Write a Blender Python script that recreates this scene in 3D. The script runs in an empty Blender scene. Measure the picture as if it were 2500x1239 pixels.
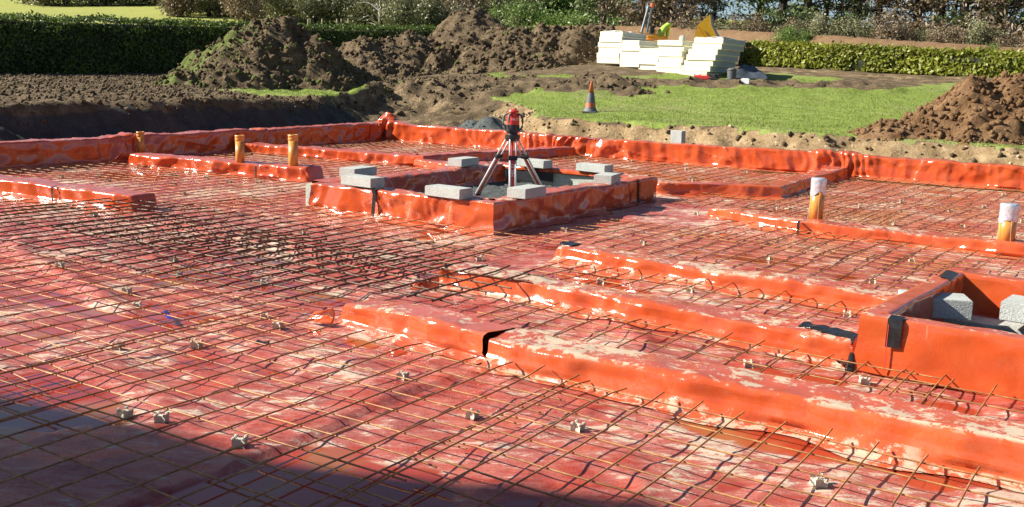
import bpy, math, random
import numpy as np
from mathutils import Matrix, Vector

random.seed(7)
RS = np.random.RandomState(11)
scene = bpy.context.scene
COL = scene.collection

# ------------------------------------------------------------------ camera
RC = np.array([[0.840652490883479, 0.540520291354764, 0.03378171406490531],
               [0.12488720715769111, -0.1327813488742697, -0.9832457977939602],
               [-0.5269787235361159, 0.830786932988772, -0.17912704127338105]])   # rows: right, down, forward
CP = np.array([1.56057479, -4.37471545, 1.5745684])
FX = 2470.8                                   # focal length in units of a 2500 wide frame
cam_d = bpy.data.cameras.new('camera')
cam = bpy.data.objects.new('camera', cam_d); COL.objects.link(cam)
cam_d.sensor_width = 36.0; cam_d.lens = FX / 2500 * 36.0
cam_d.clip_start = 0.1; cam_d.clip_end = 1500
m = Matrix.Identity(4)
for r in range(3):
    m[r][0] = RC[0][r]; m[r][1] = -RC[1][r]; m[r][2] = -RC[2][r]; m[r][3] = CP[r]
cam.matrix_world = m
scene.camera = cam

# ------------------------------------------------------------------ light
SUN_AZ, SUN_EL = math.radians(31), math.radians(33)      # light travels along +SUN_AZ, downward
world = bpy.data.worlds.new('World'); scene.world = world; world.use_nodes = True
nt = world.node_tree; nt.nodes.clear()
wo = nt.nodes.new('ShaderNodeOutputWorld'); bg = nt.nodes.new('ShaderNodeBackground')
sky = nt.nodes.new('ShaderNodeTexSky'); sky.sky_type = 'NISHITA'; sky.sun_disc = False
sky.sun_elevation = SUN_EL
# the lamp sits in direction (-cos az, -sin az); Nishita rotation is measured clockwise from +Y
lx, ly = -math.cos(SUN_AZ), -math.sin(SUN_AZ)
sky.sun_rotation = math.atan2(lx, ly)
sky.air_density = 0.8; sky.dust_density = 0.3; sky.ozone_density = 2.0
bg.inputs['Strength'].default_value = 0.05
nt.links.new(sky.outputs[0], bg.inputs[0]); nt.links.new(bg.outputs[0], wo.inputs[0])
sd = bpy.data.lights.new('sun', 'SUN'); sd.energy = 5.0; sd.angle = math.radians(0.5); sd.color = (1.0, 0.93, 0.82)
sun = bpy.data.objects.new('sun', sd); COL.objects.link(sun)
ldir = Vector((math.cos(SUN_AZ) * math.cos(SUN_EL), math.sin(SUN_AZ) * math.cos(SUN_EL), -math.sin(SUN_EL)))
sun.rotation_euler = ldir.to_track_quat('-Z', 'Y').to_euler()
scene.view_settings.view_transform = 'Standard'; scene.view_settings.look = 'None'
scene.view_settings.exposure = 1.12; scene.view_settings.gamma = 1.0

# ------------------------------------------------------------------ geometry helpers
def at(u, v, t):
    return RC.T @ np.array([(u - 1250) / FX * t, (v - 620) / FX * t, t]) + CP
def G(u, v, z=0.0):
    d = RC.T @ np.array([(u - 1250) / FX, (v - 620) / FX, 1.0])
    return CP + (z - CP[2]) / d[2] * d
def pix(p):
    q = RC @ (np.asarray(p, float) - CP)
    return 1250 + FX * q[0] / q[2], 620 + FX * q[1] / q[2]

def _h(ix, iy, iz, seed):
    n = (ix * 374761393 + iy * 668265263 + iz * 2147483647 + seed * 1274126177) & 0xFFFFFFFF
    n = ((n ^ (n >> 13)) * 1274126177) & 0xFFFFFFFF
    n = ((n ^ (n >> 16)) * 2246822519) & 0xFFFFFFFF
    return ((n ^ (n >> 15)) & 0xFFFFFF) / float(0xFFFFFF)
def vn(x, y, z=0.0, seed=0):
    x = np.asarray(x, float); y = np.asarray(y, float); z = np.asarray(z, float) + np.zeros_like(x)
    ix = np.floor(x).astype(np.int64); iy = np.floor(y).astype(np.int64); iz = np.floor(z).astype(np.int64)
    fx = x - ix; fy = y - iy; fz = z - iz
    fx = fx * fx * fx * (fx * (fx * 6 - 15) + 10); fy = fy * fy * fy * (fy * (fy * 6 - 15) + 10); fz = fz * fz * (3 - 2 * fz)
    def c(a, b, d): return _h(ix + a, iy + b, iz + d, seed)
    x00 = c(0,0,0) * (1 - fx) + c(1,0,0) * fx; x10 = c(0,1,0) * (1 - fx) + c(1,1,0) * fx
    x01 = c(0,0,1) * (1 - fx) + c(1,0,1) * fx; x11 = c(0,1,1) * (1 - fx) + c(1,1,1) * fx
    return (x00 * (1 - fy) + x10 * fy) * (1 - fz) + (x01 * (1 - fy) + x11 * fy) * fz
def fbm(x, y, z=0.0, seed=0, o=4, g=0.5):
    s = 0; a = 1; t = 0
    for k in range(o):
        s = s + a * vn(np.asarray(x) * 2**k + 17.3 * k, np.asarray(y) * 2**k - 9.1 * k, np.asarray(z) * 2**k, seed + k)
        t += a; a *= g
    return s / t
def ridge(x, y, z=0.0, seed=0):
    return 1 - np.abs(2 * vn(x, y, z, seed) - 1)
def facet(x, y, seed=0):
    x = np.asarray(x, float); y = np.asarray(y, float); iu = np.floor(x).astype(np.int64); iv = np.floor(y).astype(np.int64); u = x - iu; v = y - iv
    z = np.zeros_like(iu); a = _h(iu, iv, z, seed); c = _h(iu + 1, iv + 1, z, seed); b1 = _h(iu + 1, iv, z, seed); b2 = _h(iu, iv + 1, z, seed)
    return np.where(u > v, a * (1 - u) + b1 * (u - v) + c * v, a * (1 - v) + b2 * (v - u) + c * u)
def sst(a, b, x):
    t = np.clip((np.asarray(x, float) - a) / (b - a), 0, 1); return t * t * (3 - 2 * t)

def mesh(name, V, F, mat=None, parent=None, smooth=False, loc=(0, 0, 0), rotz=0.0, attrs=None, link=True):
    """V (n,3) and F: array (m,k) or list of lists."""
    me = bpy.data.meshes.new(name)
    V = np.asarray(V, dtype=np.float32)
    if isinstance(F, np.ndarray):
        k = F.shape[1]; mcount = F.shape[0]
        me.vertices.add(len(V)); me.vertices.foreach_set('co', V.ravel())
        me.loops.add(mcount * k); me.loops.foreach_set('vertex_index', F.astype(np.int32).ravel())
        me.polygons.add(mcount); me.polygons.foreach_set('loop_start', np.arange(0, mcount * k, k, dtype=np.int32))
        try: me.polygons.foreach_set('loop_total', np.full(mcount, k, dtype=np.int32))
        except Exception: pass
        me.update(calc_edges=True)
    else:
        me.from_pydata([tuple(map(float, v)) for v in V], [], F); me.update()
    if smooth: me.polygons.foreach_set('use_smooth', [True] * len(me.polygons))
    if attrs:
        for an, av in attrs.items():
            a = me.color_attributes.new(an, 'FLOAT_COLOR', 'POINT')
            av = np.asarray(av, dtype=np.float32)
            if av.ndim == 1: av = np.stack([av, av, av, np.ones_like(av)], 1)
            if av.shape[1] == 3: av = np.concatenate([av, np.ones((len(av), 1), np.float32)], 1)
            a.data.foreach_set('color', av.ravel())
    if mat is not None: me.materials.append(mat)
    o = bpy.data.objects.new(name, me)
    if link: COL.objects.link(o)
    o.location = loc; o.rotation_euler = (0, 0, rotz)
    if parent is not None: o.parent = parent
    return o
def empty(name, loc, rotz=0.0):
    o = bpy.data.objects.new(name, None); COL.objects.link(o); o.empty_display_size = 0.1
    o.location = tuple(map(float, loc)); o.rotation_euler = (0, 0, rotz); return o
def tag(o, label, cat, group=None):
    o['label'] = label; o['category'] = cat
    if group: o['group'] = group
    return o
def struct(o, kind='structure'):
    o['kind'] = kind; return o

class MB:
    def __init__(s): s.v = []; s.f = []
    def add(s, V, F):
        b = len(s.v); s.v += [tuple(map(float, p)) for p in V]; s.f += [[i + b for i in f] for f in F]; return s
    def box(s, c, d, rot=None, bev=0.0):
        x, y, z = [k / 2 for k in d]; b = min(bev, min(x, y, z) * .9)
        if b <= 0:
            V = [(sx * x, sy * y, sz * z) for sz in (-1, 1) for sy in (-1, 1) for sx in (-1, 1)]
            F = [[0, 2, 3, 1], [4, 5, 7, 6], [0, 1, 5, 4], [2, 6, 7, 3], [0, 4, 6, 2], [1, 3, 7, 5]]
        else:
            import bmesh
            bm = bmesh.new(); bmesh.ops.create_cube(bm, size=1)
            for vv in bm.verts: vv.co = Vector((vv.co.x * d[0], vv.co.y * d[1], vv.co.z * d[2]))
            bmesh.ops.bevel(bm, geom=bm.edges[:], offset=b, segments=2, affect='EDGES')
            bm.verts.index_update(); V = [tuple(v.co) for v in bm.verts]; F = [[v.index for v in f.verts] for f in bm.faces]; bm.free()
        R = rot if rot is not None else np.eye(3)
        V = (np.array(V) @ np.asarray(R).T) + np.array(c)
        return s.add(V, F)
    def tube(s, P, r, n=8, caps=True):
        P = np.asarray(P, float); r = np.broadcast_to(np.asarray(r, float), (len(P),))
        T = np.gradient(P, axis=0); T /= np.linalg.norm(T, axis=1)[:, None] + 1e-9
        up = np.array([0, 0, 1.]) if abs(T[0][2]) < .9 else np.array([1., 0, 0])
        V = []
        for p, t, rr in zip(P, T, r):
            a = np.cross(t, up); a /= np.linalg.norm(a); b = np.cross(t, a)
            for k in range(n):
                g = 2 * math.pi * k / n; V.append(p + rr * (math.cos(g) * a + math.sin(g) * b))
        F = [[i * n + k, (i + 1) * n + k, (i + 1) * n + (k + 1) % n, i * n + (k + 1) % n] for i in range(len(P) - 1) for k in range(n)]
        if caps: F += [list(range(n)), list(range((len(P) - 1) * n, len(P) * n))[::-1]]
        return s.add(V, F)
    def lathe(s, prof, c=(0, 0, 0), n=24, caps=True):
        P = [(c[0], c[1], c[2] + z) for r, z in prof]; V = []
        for r, z in prof:
            for k in range(n):
                g = 2 * math.pi * k / n; V.append((c[0] + r * math.cos(g), c[1] + r * math.sin(g), c[2] + z))
        F = [[i * n + k, i * n + (k + 1) % n, (i + 1) * n + (k + 1) % n, (i + 1) * n + k] for i in range(len(prof) - 1) for k in range(n)]
        if caps: F += [list(range(n))[::-1], list(range((len(prof) - 1) * n, len(prof) * n))]
        return s.add(V, F)
    def build(s, name, mat, parent=None, smooth=False, **k):
        o = mesh(name, s.v, s.f, mat, parent, smooth, **k)
        if smooth:
            for e in ():
                pass
        return o
def rotz3(a): c, s = math.cos(a), math.sin(a); return np.array([[c, -s, 0], [s, c, 0], [0, 0, 1]])
def rotx3(a): c, s = math.cos(a), math.sin(a); return np.array([[1, 0, 0], [0, c, -s], [0, s, c]])
def roty3(a): c, s = math.cos(a), math.sin(a); return np.array([[c, 0, s], [0, 1, 0], [-s, 0, c]])

# ------------------------------------------------------------------ material helpers
class NT:
    def __init__(s, name):
        s.m = bpy.data.materials.new(name); s.m.use_nodes = True; s.t = s.m.node_tree; s.t.nodes.clear()
        s.out = s.t.nodes.new('ShaderNodeOutputMaterial'); s.b = s.t.nodes.new('ShaderNodeBsdfPrincipled')
        s.t.links.new(s.b.outputs[0], s.out.inputs[0])
    def n(s, typ, **k):
        nd = s.t.nodes.new('ShaderNode' + typ)
        for a, b in k.items(): setattr(nd, a, b)
        return nd
    def l(s, a, b): s.t.links.new(a, b)
    def put(s, sock, v):
        if hasattr(v, 'is_output') or isinstance(v, bpy.types.NodeSocket): s.l(v, sock)
        else: sock.default_value = v
    def pos(s): return s.n('NewGeometry').outputs['Position']
    def objc(s): return s.n('TexCoord').outputs['Object']
    def scale(s, vec, sc):
        k = s.n('VectorMath', operation='MULTIPLY'); s.l(vec, k.inputs[0]); k.inputs[1].default_value = sc; return k.outputs[0]
    def noise(s, vec, sc, det=4, rough=.55, dist=0.0):
        k = s.n('TexNoise'); s.l(vec, k.inputs['Vector']); k.inputs['Scale'].default_value = sc
        k.inputs['Detail'].default_value = det; k.inputs['Roughness'].default_value = rough; k.inputs['Distortion'].default_value = dist
        return k.outputs['Fac']
    def ramp(s, fac, stops):
        k = s.n('ValToRGB'); s.l(fac, k.inputs[0]); e = k.color_ramp.elements
        while len(e) < len(stops): e.new(.5)
        for q, (p, c) in zip(e, stops):
            q.position = p; q.color = (c, c, c, 1) if isinstance(c, (int, float)) else (*c, 1)
        return k.outputs[0]
    def mix(s, fac, a, b):
        k = s.n('Mix', data_type='RGBA'); s.put(k.inputs[0], fac)
        s.put(k.inputs[6], a if not isinstance(a, tuple) else (*a, 1)); s.put(k.inputs[7], b if not isinstance(b, tuple) else (*b, 1))
        return k.outputs[2]
    def math(s, op, a, b=0.0, clamp=False):
        k = s.n('Math', operation=op, use_clamp=clamp); s.put(k.inputs[0], a); s.put(k.inputs[1], b); return k.outputs[0]
    def mr(s, v, a, b, c=0.0, d=1.0):
        k = s.n('MapRange'); s.l(v, k.inputs[0])
        for i, q in enumerate((a, b, c, d)): k.inputs[i + 1].default_value = q
        return k.outputs[0]
    def attr(s, name):
        k = s.n('Attribute', attribute_name=name); return k
    def bump(s, h, st, dist=.01, nrm=None):
        k = s.n('Bump'); s.put(k.inputs['Strength'], st); k.inputs['Distance'].default_value = dist; s.l(h, k.inputs['Height'])
        if nrm is not None: s.l(nrm, k.inputs['Normal'])
        return k.outputs[0]
    def set(s, **k):
        for a, v in k.items():
            a = a.replace('_', ' ')
            s.put(s.b.inputs[a], (*v, 1) if isinstance(v, tuple) and len(v) == 3 else v)
        return s.m

def simple(name, col, rough=.6, var=.25, sc=20, metallic=0.0, bump=.0, spec=.5):
    q = NT(name); v = q.objc(); f = q.noise(v, sc, 5)
    c0 = tuple(x * (1 - var) for x in col); c1 = tuple(min(1, x * (1 + var)) for x in col)
    c = q.ramp(f, [(.3, c0), (.7, c1)])
    q.set(Base_Color=c, Roughness=rough, Metallic=metallic, Specular_IOR_Level=spec)
    if bump: q.l(q.bump(f, bump), q.b.inputs['Normal'])
    return q.m

def membrane_mat(name, floor=False):
    q = NT(name); p = q.pos()
    big = q.noise(p, 1.1, 4, .6); mid = q.noise(p, 3.5, 6, .62, .5); fine = q.noise(p, 22, 5, .65)
    if floor:
        mp = q.n('Mapping'); mp.inputs['Rotation'].default_value = (0, 0, math.radians(-32)); q.l(p, mp.inputs['Vector']); warp = q.scale(mp.outputs[0], (.42, 1.25, 1.0))
    else: warp = p
    streak = q.noise(warp, 11.0 if floor else 10.0, 10, .78, .35)
    nz = q.n('SeparateXYZ'); q.l(q.n('NewGeometry').outputs['Normal'], nz.inputs[0]); up = nz.outputs[2]
    if floor:
        base = q.ramp(mid, [(.30, (.26, .026, .018)), (.5, (.40, .050, .030)), (.72, (.52, .105, .052))])
        # thin film of dried dust, pinkish and paled for a painted milky sheen, and thick tan mud
        f = q.math('ADD', q.math('MULTIPLY', streak, .58), q.math('ADD', q.math('MULTIPLY', big, .38), q.math('MULTIPLY', fine, .11)))
        film = q.ramp(f, [(.45, 0.0), (.575, .64)]); mud = q.ramp(f, [(.566, 0.0), (.584, .86)])
        c = q.mix(film, base, (.50, .225, .185)); c = q.mix(mud, c, (.56, .47, .35))
        wet = q.attr('wet').outputs['Color']; ws = q.n('SeparateColor'); q.l(wet, ws.inputs[0]); wv = ws.outputs[0]
        mudw = q.ramp(big, [(.40, (.26, .028, .012)), (.52, (.34, .045, .02)), (.62, (.30, .115, .045))])
        c = q.mix(wv, c, mudw)
        r = q.mr(streak, .3, .7, .30, .62); r = q.mix(mud, q.mix(film, q.mr(fine, .3, .7, .16, .34), (.40, .40, .40)), (.75, .75, .75))
        r = q.mix(wv, r, (.03, .03, .03))
        wave = q.n('TexWave'); q.l(p, wave.inputs['Vector']); wave.inputs['Scale'].default_value = 30; wave.inputs['Distortion'].default_value = .6
        b1 = q.bump(q.math('ADD', q.math('MULTIPLY', streak, 1.0), q.math('MULTIPLY', fine, .35)), .55, .012)
        inv = q.math('SUBTRACT', .75, q.math('MULTIPLY', wv, .745))
        q.t.nodes.remove(wave)
        b1n = q.n('Bump'); q.l(inv, b1n.inputs['Strength']); b1n.inputs['Distance'].default_value = .018
        q.l(q.math('ADD', streak, q.math('MULTIPLY', fine, .4)), b1n.inputs['Height'])
        q.l(b1n.outputs[0], q.b.inputs['Normal'])
        q.set(Base_Color=c, Roughness=r, Specular_IOR_Level=.5)
    else:
        base = q.ramp(mid, [(.25, (.42, .055, .011)), (.5, (.50, .076, .016)), (.75, (.55, .105, .026))])
        f = q.math('ADD', q.math('MULTIPLY', streak, .6), q.math('ADD', q.math('MULTIPLY', big, .3), q.math('MULTIPLY', fine, .15)))
        upf = q.mr(up, .55, .95)
        film = q.math('MULTIPLY', q.ramp(f, [(.40, 0.0), (.56, .55)]), q.math('ADD', q.math('MULTIPLY', upf, .85), .12))
        mudtone = q.attr('mud').outputs['Color']; ms = q.n('SeparateColor'); q.l(mudtone, ms.inputs[0])
        thr = q.math('ADD', f, q.math('MULTIPLY', ms.outputs[0], .16))
        mud = q.math('MULTIPLY', q.ramp(thr, [(.578, 0.0), (.596, .92)]), q.math('ADD', .04, upf))
        # drips down the faces
        dv = q.scale(p, (16, 16, .7)); dr = q.noise(dv, 1.0, 2, .5); drm = q.math('MULTIPLY', q.ramp(dr, [(.70, 0.0), (.74, .5)]), q.ramp(q.noise(p, 2.2, 2), [(.5, 0.0), (.6, 1.0)]))
        dtone = q.math('MULTIPLY', drm, q.math('SUBTRACT', 1.0, upf))
        c = q.mix(film, base, (.46, .14, .10)); c = q.mix(dtone, c, (.66, .36, .20)); c = q.mix(mud, c, (.50, .40, .28))
        r = q.mix(film, q.mr(fine, .3, .7, .10, .20), (.40, .40, .40)); r = q.mix(mud, r, (.9, .9, .9))
        ribs = q.n('TexWave'); ribs.bands_direction = 'DIAGONAL'; q.l(p, ribs.inputs['Vector']); ribs.inputs['Scale'].default_value = 32; ribs.inputs['Distortion'].default_value = .4
        h = q.math('ADD', q.math('MULTIPLY', mid, 1.0), q.math('ADD', q.math('MULTIPLY', fine, .16), q.math('MULTIPLY', ribs.outputs['Fac'], .03)))
        q.l(q.bump(h, .32, .02), q.b.inputs['Normal'])
        q.set(Base_Color=c, Roughness=r, Specular_IOR_Level=.55, Coat_Weight=.25, Coat_Roughness=.08)
    return q.m

M = {}
M['floor'] = membrane_mat('wet red membrane', True)
M['wrap'] = membrane_mat('orange red plastic')
M['tape'] = simple('black tape', (.018, .018, .02), .22, .3, 30, bump=.3)

def rust(name, cs):
    q = NT(name); p = q.pos(); f = q.noise(p, 9, 6, .7); g = q.noise(p, 160, 2)
    c = q.ramp(f, [(.3, cs[0]), (.5, cs[1]), (.7, cs[2])])
    q.set(Base_Color=c, Roughness=.55, Metallic=.15); q.l(q.bump(g, .5, .002), q.b.inputs['Normal']); return q.m
M['rust'] = rust('rusty steel', ((.14, .052, .018), (.33, .15, .05), (.55, .30, .11))); M['rustdark'] = rust('dark brown rusty steel', ((.05, .022, .012), (.11, .05, .024), (.30, .17, .08)))
def concrete(name, a, b, sc=60):
    q = NT(name); p = q.objc(); f = q.noise(p, sc, 6, .75); g = q.noise(p, 5, 4)
    v = q.n('TexVoronoi'); q.l(p, v.inputs['Vector']); v.inputs['Scale'].default_value = 130
    c = q.mix(q.ramp(g, [(.35, 0.), (.7, .5)]), q.ramp(f, [(.32, a), (.68, b)]), tuple(x * .8 for x in a))
    q.set(Base_Color=c, Roughness=.92, Specular_IOR_Level=.2); q.l(q.bump(q.math('ADD', f, q.math('MULTIPLY', v.outputs['Distance'], .5)), .8, .008), q.b.inputs['Normal']); return q.m
M['block'] = concrete('aerated concrete block', (.36, .38, .36), (.60, .62, .58))
M['wallconc'] = concrete('damp blockwork', (.36, .39, .34), (.55, .58, .50), 22)
M['spacer'] = concrete('pale concrete spacer', (.55, .52, .40), (.74, .71, .58), 80)
M['foil'] = simple('silver foil tape', (.72, .72, .78), .25, .2, 25, metallic=.55, bump=.6)
M['pipe'] = simple('orange brown drain plastic', (.62, .27, .055), .32, .08, 6)
M['alu'] = simple('brushed aluminium', (.66, .64, .62), .4, .08, 40, metallic=.15)
M['blackp'] = simple('black plastic', (.02, .021, .024), .4, .2, 20)
M['redp'] = simple('red plastic', (.62, .045, .03), .35, .1, 20)
M['redstripe'] = simple('red stripe paint', (.55, .06, .045), .4, .1, 20)
M['white'] = simple('white lettering', (.85, .85, .84), .5, .03, 20)
M['grey'] = simple('grey rubber', (.10, .105, .11), .6, .2, 15)
M['yellow'] = simple('yellow machine paint', (.98, .50, .02), .35, .12, 8)
M['yellowd'] = simple('yellow machine edge', (.45, .12, .02), .5, .2, 8)
M['hivis'] = simple('hi vis green cloth', (.42, .62, .08), .8, .2, 12, bump=.5)
M['steelgrey'] = simple('grey painted steel', (.16, .19, .20), .5, .2, 12)
M['orange'] = simple('orange lamp plastic', (.85, .16, .02), .3, .05, 12)
M['conered'] = simple('faded orange cone', (.50, .125, .05), .55, .2, 9)
M['conegrey'] = simple('scuffed reflective sleeve', (.12, .12, .13), .6, .4, 14)
M['canred'] = simple('red can', (.65, .05, .05), .4, .15, 12)
M['darkbox'] = simple('dark weathered plastic', (.07, .07, .07), .5, .4, 12)
M['tarp'] = simple('blue grey tarpaulin', (.055, .07, .09), .5, .4, 5, bump=.6)
M['stake'] = simple('weathered stake wood', (.45, .38, .28), .8, .2, 12)
M['bluep'] = simple('blue plastic scrap', (.02, .03, .35), .3, .2, 10)
M['brick'] = simple('brown brick wall', (.30, .16, .10), .9, .3, 4)
def insul(name, face):
    q = NT(name); p = q.objc(); f = q.noise(p, 6, 4)
    c = q.ramp(f, [(.3, tuple(x * .93 for x in face)), (.7, face)]); q.set(Base_Color=c, Roughness=.7, Specular_IOR_Level=.2)
    q.l(q.bump(q.noise(p, 40, 3), .2, .004), q.b.inputs['Normal']); return q.m
M['insul'] = insul('cream insulation board', (.95, .90, .68)); M['insulshade'] = insul('shaded board side', (.42, .44, .42))  # second, grey copy paints the shaded sides of the boards
M['wrapfilm'] = insul('white shrink film', (.82, .82, .84))

def soil_mat(name, cols, sc=3.0, green=False):
    q = NT(name); p = q.pos(); a = q.noise(p, sc, 8, .72); b = q.noise(p, sc * 9, 6, .7); st = q.n('TexVoronoi'); q.l(p, st.inputs['Vector']); st.inputs['Scale'].default_value = 9
    c = q.ramp(q.math('ADD', q.math('MULTIPLY', a, .6), q.math('MULTIPLY', b, .4)), [(.34, cols[0]), (.5, cols[1]), (.66, cols[2])])
    stone = q.ramp(st.outputs['Distance'], [(.05, 1.0), (.10, 0.0)]); sg = q.math('MULTIPLY', stone, q.ramp(q.noise(p, 6, 2), [(.6, 0.), (.66, .7)]))
    c = q.mix(sg, c, tuple(min(.6, x * 2.6) for x in cols[2]))
    if green:
        ga = q.attr('green').outputs['Color']; gs = q.n('SeparateColor'); q.l(ga, gs.inputs[0])
        gm = q.ramp(q.math('ADD', gs.outputs[0], q.math('MULTIPLY', q.noise(p, 5, 6, .7), .6)), [(.72, 0.), (.80, .9)])
        gc = q.ramp(b, [(.3, (.085, .115, .03)), (.7, (.20, .25, .065))]); c = q.mix(gm, c, gc)
    q.set(Base_Color=c, Roughness=.95, Specular_IOR_Level=.15)
    q.l(q.bump(q.math('ADD', a, q.math('MULTIPLY', b, .5)), .9, .10), q.b.inputs['Normal']); return q.m
M['soil'] = soil_mat('dark clod soil', ((.045, .032, .018), (.130, .094, .055), (.29, .22, .135)), 3, True)
M['soilred'] = soil_mat('red brown soil', ((.09, .046, .021), (.20, .115, .056), (.33, .21, .115)), 2.5, True)
M['gravel'] = soil_mat('blue grey stone dust', ((.07, .08, .08), (.14, .155, .15), (.24, .26, .24)), 12)
M['bank'] = soil_mat('dry brown bank', ((.15, .090, .048), (.20, .125, .068), (.25, .16, .09)), 2.0)

def ground_mat():
    q = NT('site ground'); p = q.pos(); A = q.attr('mask').outputs['Color']; s = q.n('SeparateColor'); q.l(A, s.inputs[0])
    a = q.noise(p, 2.6, 9, .72); b = q.noise(p, 24, 6, .7); big = q.noise(p, .45, 4); ab = q.math('ADD', q.math('MULTIPLY', a, .6), q.math('MULTIPLY', b, .4))
    soil = q.ramp(ab, [(.34, (.042, .030, .018)), (.5, (.130, .096, .057)), (.67, (.30, .225, .14))])
    tan = q.ramp(ab, [(.33, (.10, .065, .034)), (.5, (.27, .19, .10)), (.66, (.48, .36, .22))])
    st = q.n('TexVoronoi'); q.l(p, st.inputs['Vector']); st.inputs['Scale'].default_value = 7
    stone = q.math('MULTIPLY', q.ramp(st.outputs['Distance'], [(.10, 1.0), (.17, 0.0)]), q.ramp(q.noise(p, 5, 2), [(.5, 0.), (.55, .9)]))
    tan = q.mix(stone, tan, (.62, .53, .38))
    dark = q.ramp(ab, [(.34, (.035, .034, .032)), (.5, (.065, .062, .056)), (.66, (.11, .105, .095))])  # darker ground tone, painted shade for the left bank
    fine = q.noise(q.scale(p, (1, 1, 1)), 60, 4, .7)
    grass = q.ramp(q.math('ADD', q.math('MULTIPLY', fine, .5), q.math('MULTIPLY', a, .5)), [(.34, (.11, .15, .030)), (.5, (.20, .265, .055)), (.68, (.31, .37, .10))])
    patch = q.ramp(q.math('ADD', q.math('MULTIPLY', big, .6), q.math('MULTIPLY', a, .4)), [(.50, 0.), (.62, .55)])
    grass = q.mix(patch, grass, (.27, .25, .13)); sx = q.n('SeparateXYZ'); q.l(p, sx.inputs[0]); farf = q.mr(sx.outputs[0], -40, -48); grass = q.mix(farf, grass, q.mix(patch, (.30, .32, .085), (.42, .40, .10)))
    def edge(ch, amt=.55): return q.ramp(q.math('ADD', ch, q.math('MULTIPLY', q.math('SUBTRACT', ab, .5), amt * 2)), [(.42, 0.), (.58, 1.)])
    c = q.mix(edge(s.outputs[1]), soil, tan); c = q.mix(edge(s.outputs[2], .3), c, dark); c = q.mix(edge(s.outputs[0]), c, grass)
    q.set(Base_Color=c, Roughness=.95, Specular_IOR_Level=.12)
    q.l(q.bump(q.math('ADD', q.math('MULTIPLY', a, 1.0), q.math('MULTIPLY', b, .35)), .7, .09), q.b.inputs['Normal']); return q.m
M['ground'] = ground_mat()

def leaf_mat(name, dark, light, tr=.25):
    q = NT(name); t = q.attr('tint').outputs['Color']; s = q.n('SeparateColor'); q.l(t, s.inputs[0])
    c = q.mix(s.outputs[0], dark, light)
    if tr: q.b.inputs['Transmission Weight'].default_value = 0.0
    q.set(Base_Color=c, Roughness=.45, Specular_IOR_Level=.35)
    tl = q.n('BsdfTranslucent'); q.l(c, tl.inputs[0]); mx = q.n('MixShader'); mx.inputs[0].default_value = tr
    q.l(q.b.outputs[0], mx.inputs[1]); q.l(tl.outputs[0], mx.inputs[2]); q.l(mx.outputs[0], q.out.inputs[0]); return q.m
M['hedge'] = leaf_mat('dark hedge leaf', (.028, .052, .010), (.15, .225, .035), .3)
M['hedgecore'] = simple('hedge twigs', (.018, .024, .008), .95, .5, 6)
M['laurel'] = leaf_mat('yellow green laurel leaf', (.10, .13, .015), (.34, .36, .045), .3)
M['conifer'] = leaf_mat('conifer needles', (.04, .065, .022), (.16, .21, .07), .15)
M['brownneedle'] = leaf_mat('browned needles', (.11, .085, .05), (.29, .22, .135), .15)
M['scrub'] = leaf_mat('olive scrub leaf', (.10, .105, .050), (.34, .34, .18), .15)
M['bramble'] = leaf_mat('fresh green leaf', (.06, .11, .02), (.21, .31, .07), .25)
M['grassblade'] = leaf_mat('grass blade', (.12, .16, .03), (.29, .36, .08), .3)
M['bark'] = simple('dark bark', (.055, .042, .032), .95, .4, 6, bump=.8)
M['paletwig'] = simple('bleached dead twigs', (.45, .42, .38), .9, .2, 8)

# ------------------------------------------------------------------ terrain
ctl = [(-14.8, 5.3, .75), (-14.4, 7.4, .75), (-15.3, 10.8, .78), (-16.3, 16.4, .8), (-13.5, 17.8, .65), (-9.7, 16.8, .6),
       (-7, 15.3, .6), (-3.9, 14.8, .6), (-.5, 15.3, .55), (-10.4, 17.8, .62), (-14.8, -6, .75), (6, 15, .55), (8, 22, .8), (14, 8, .5),
       (12, -15, .5), (-6, -25, .6), (-25, -15, .9), (-27.6, 50, 2.1), (-30, 30, 1.2), (-34, 5, .85), (-5, 22, .95), (-2, 27, 1.35)]
for q in [(0, 180, 35), (560, 180, 40), (660, 215, 28), (950, 190, 38), (1140, 180, 44), (1300, 185, 40), (1660, 182, 31), (1457, 152, 32.5),
          (2100, 180, 34), (2500, 190, 32), (1840, 165, 36), (0, 40, 70), (250, 46, 72), (200, 12, 130), (420, 30, 110), (900, 50, 80), (900, 0, 140), (1400, 60, 90),
          (1850, 108, 50), (2500, 150, 42), (1760, 137, 120), (2400, 150, 120), (1300, 20, 170), (500, -5, 200), (-600, 40, 60)]:
    ctl.append(tuple(at(*q)))
ctl = np.array(ctl)
_S = 20.0
def _phi(r): r = r / _S; return np.where(r > 0, r * r * np.log(r + 1e-9), 0)
_n = len(ctl); _K = _phi(np.linalg.norm(ctl[:, None, :2] - ctl[None, :, :2], axis=2)) + np.eye(_n) * .02
_P = np.c_[np.ones(_n), ctl[:, :2] / _S]
_w = np.linalg.solve(np.block([[_K, _P], [_P.T, np.zeros((3, 3))]]), np.r_[ctl[:, 2], np.zeros(3)])
def upz(x, y):
    x = np.asarray(x, float); y = np.asarray(y, float); sh = x.shape; x = x.ravel(); y = y.ravel()
    z = _w[_n] + _w[_n + 1] * x / _S + _w[_n + 2] * y / _S
    for k in range(_n):
        z = z + _w[k] * _phi(np.hypot(x - ctl[k, 0], y - ctl[k, 1]))
    return np.clip(z, .45, 14).reshape(sh)
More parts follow.
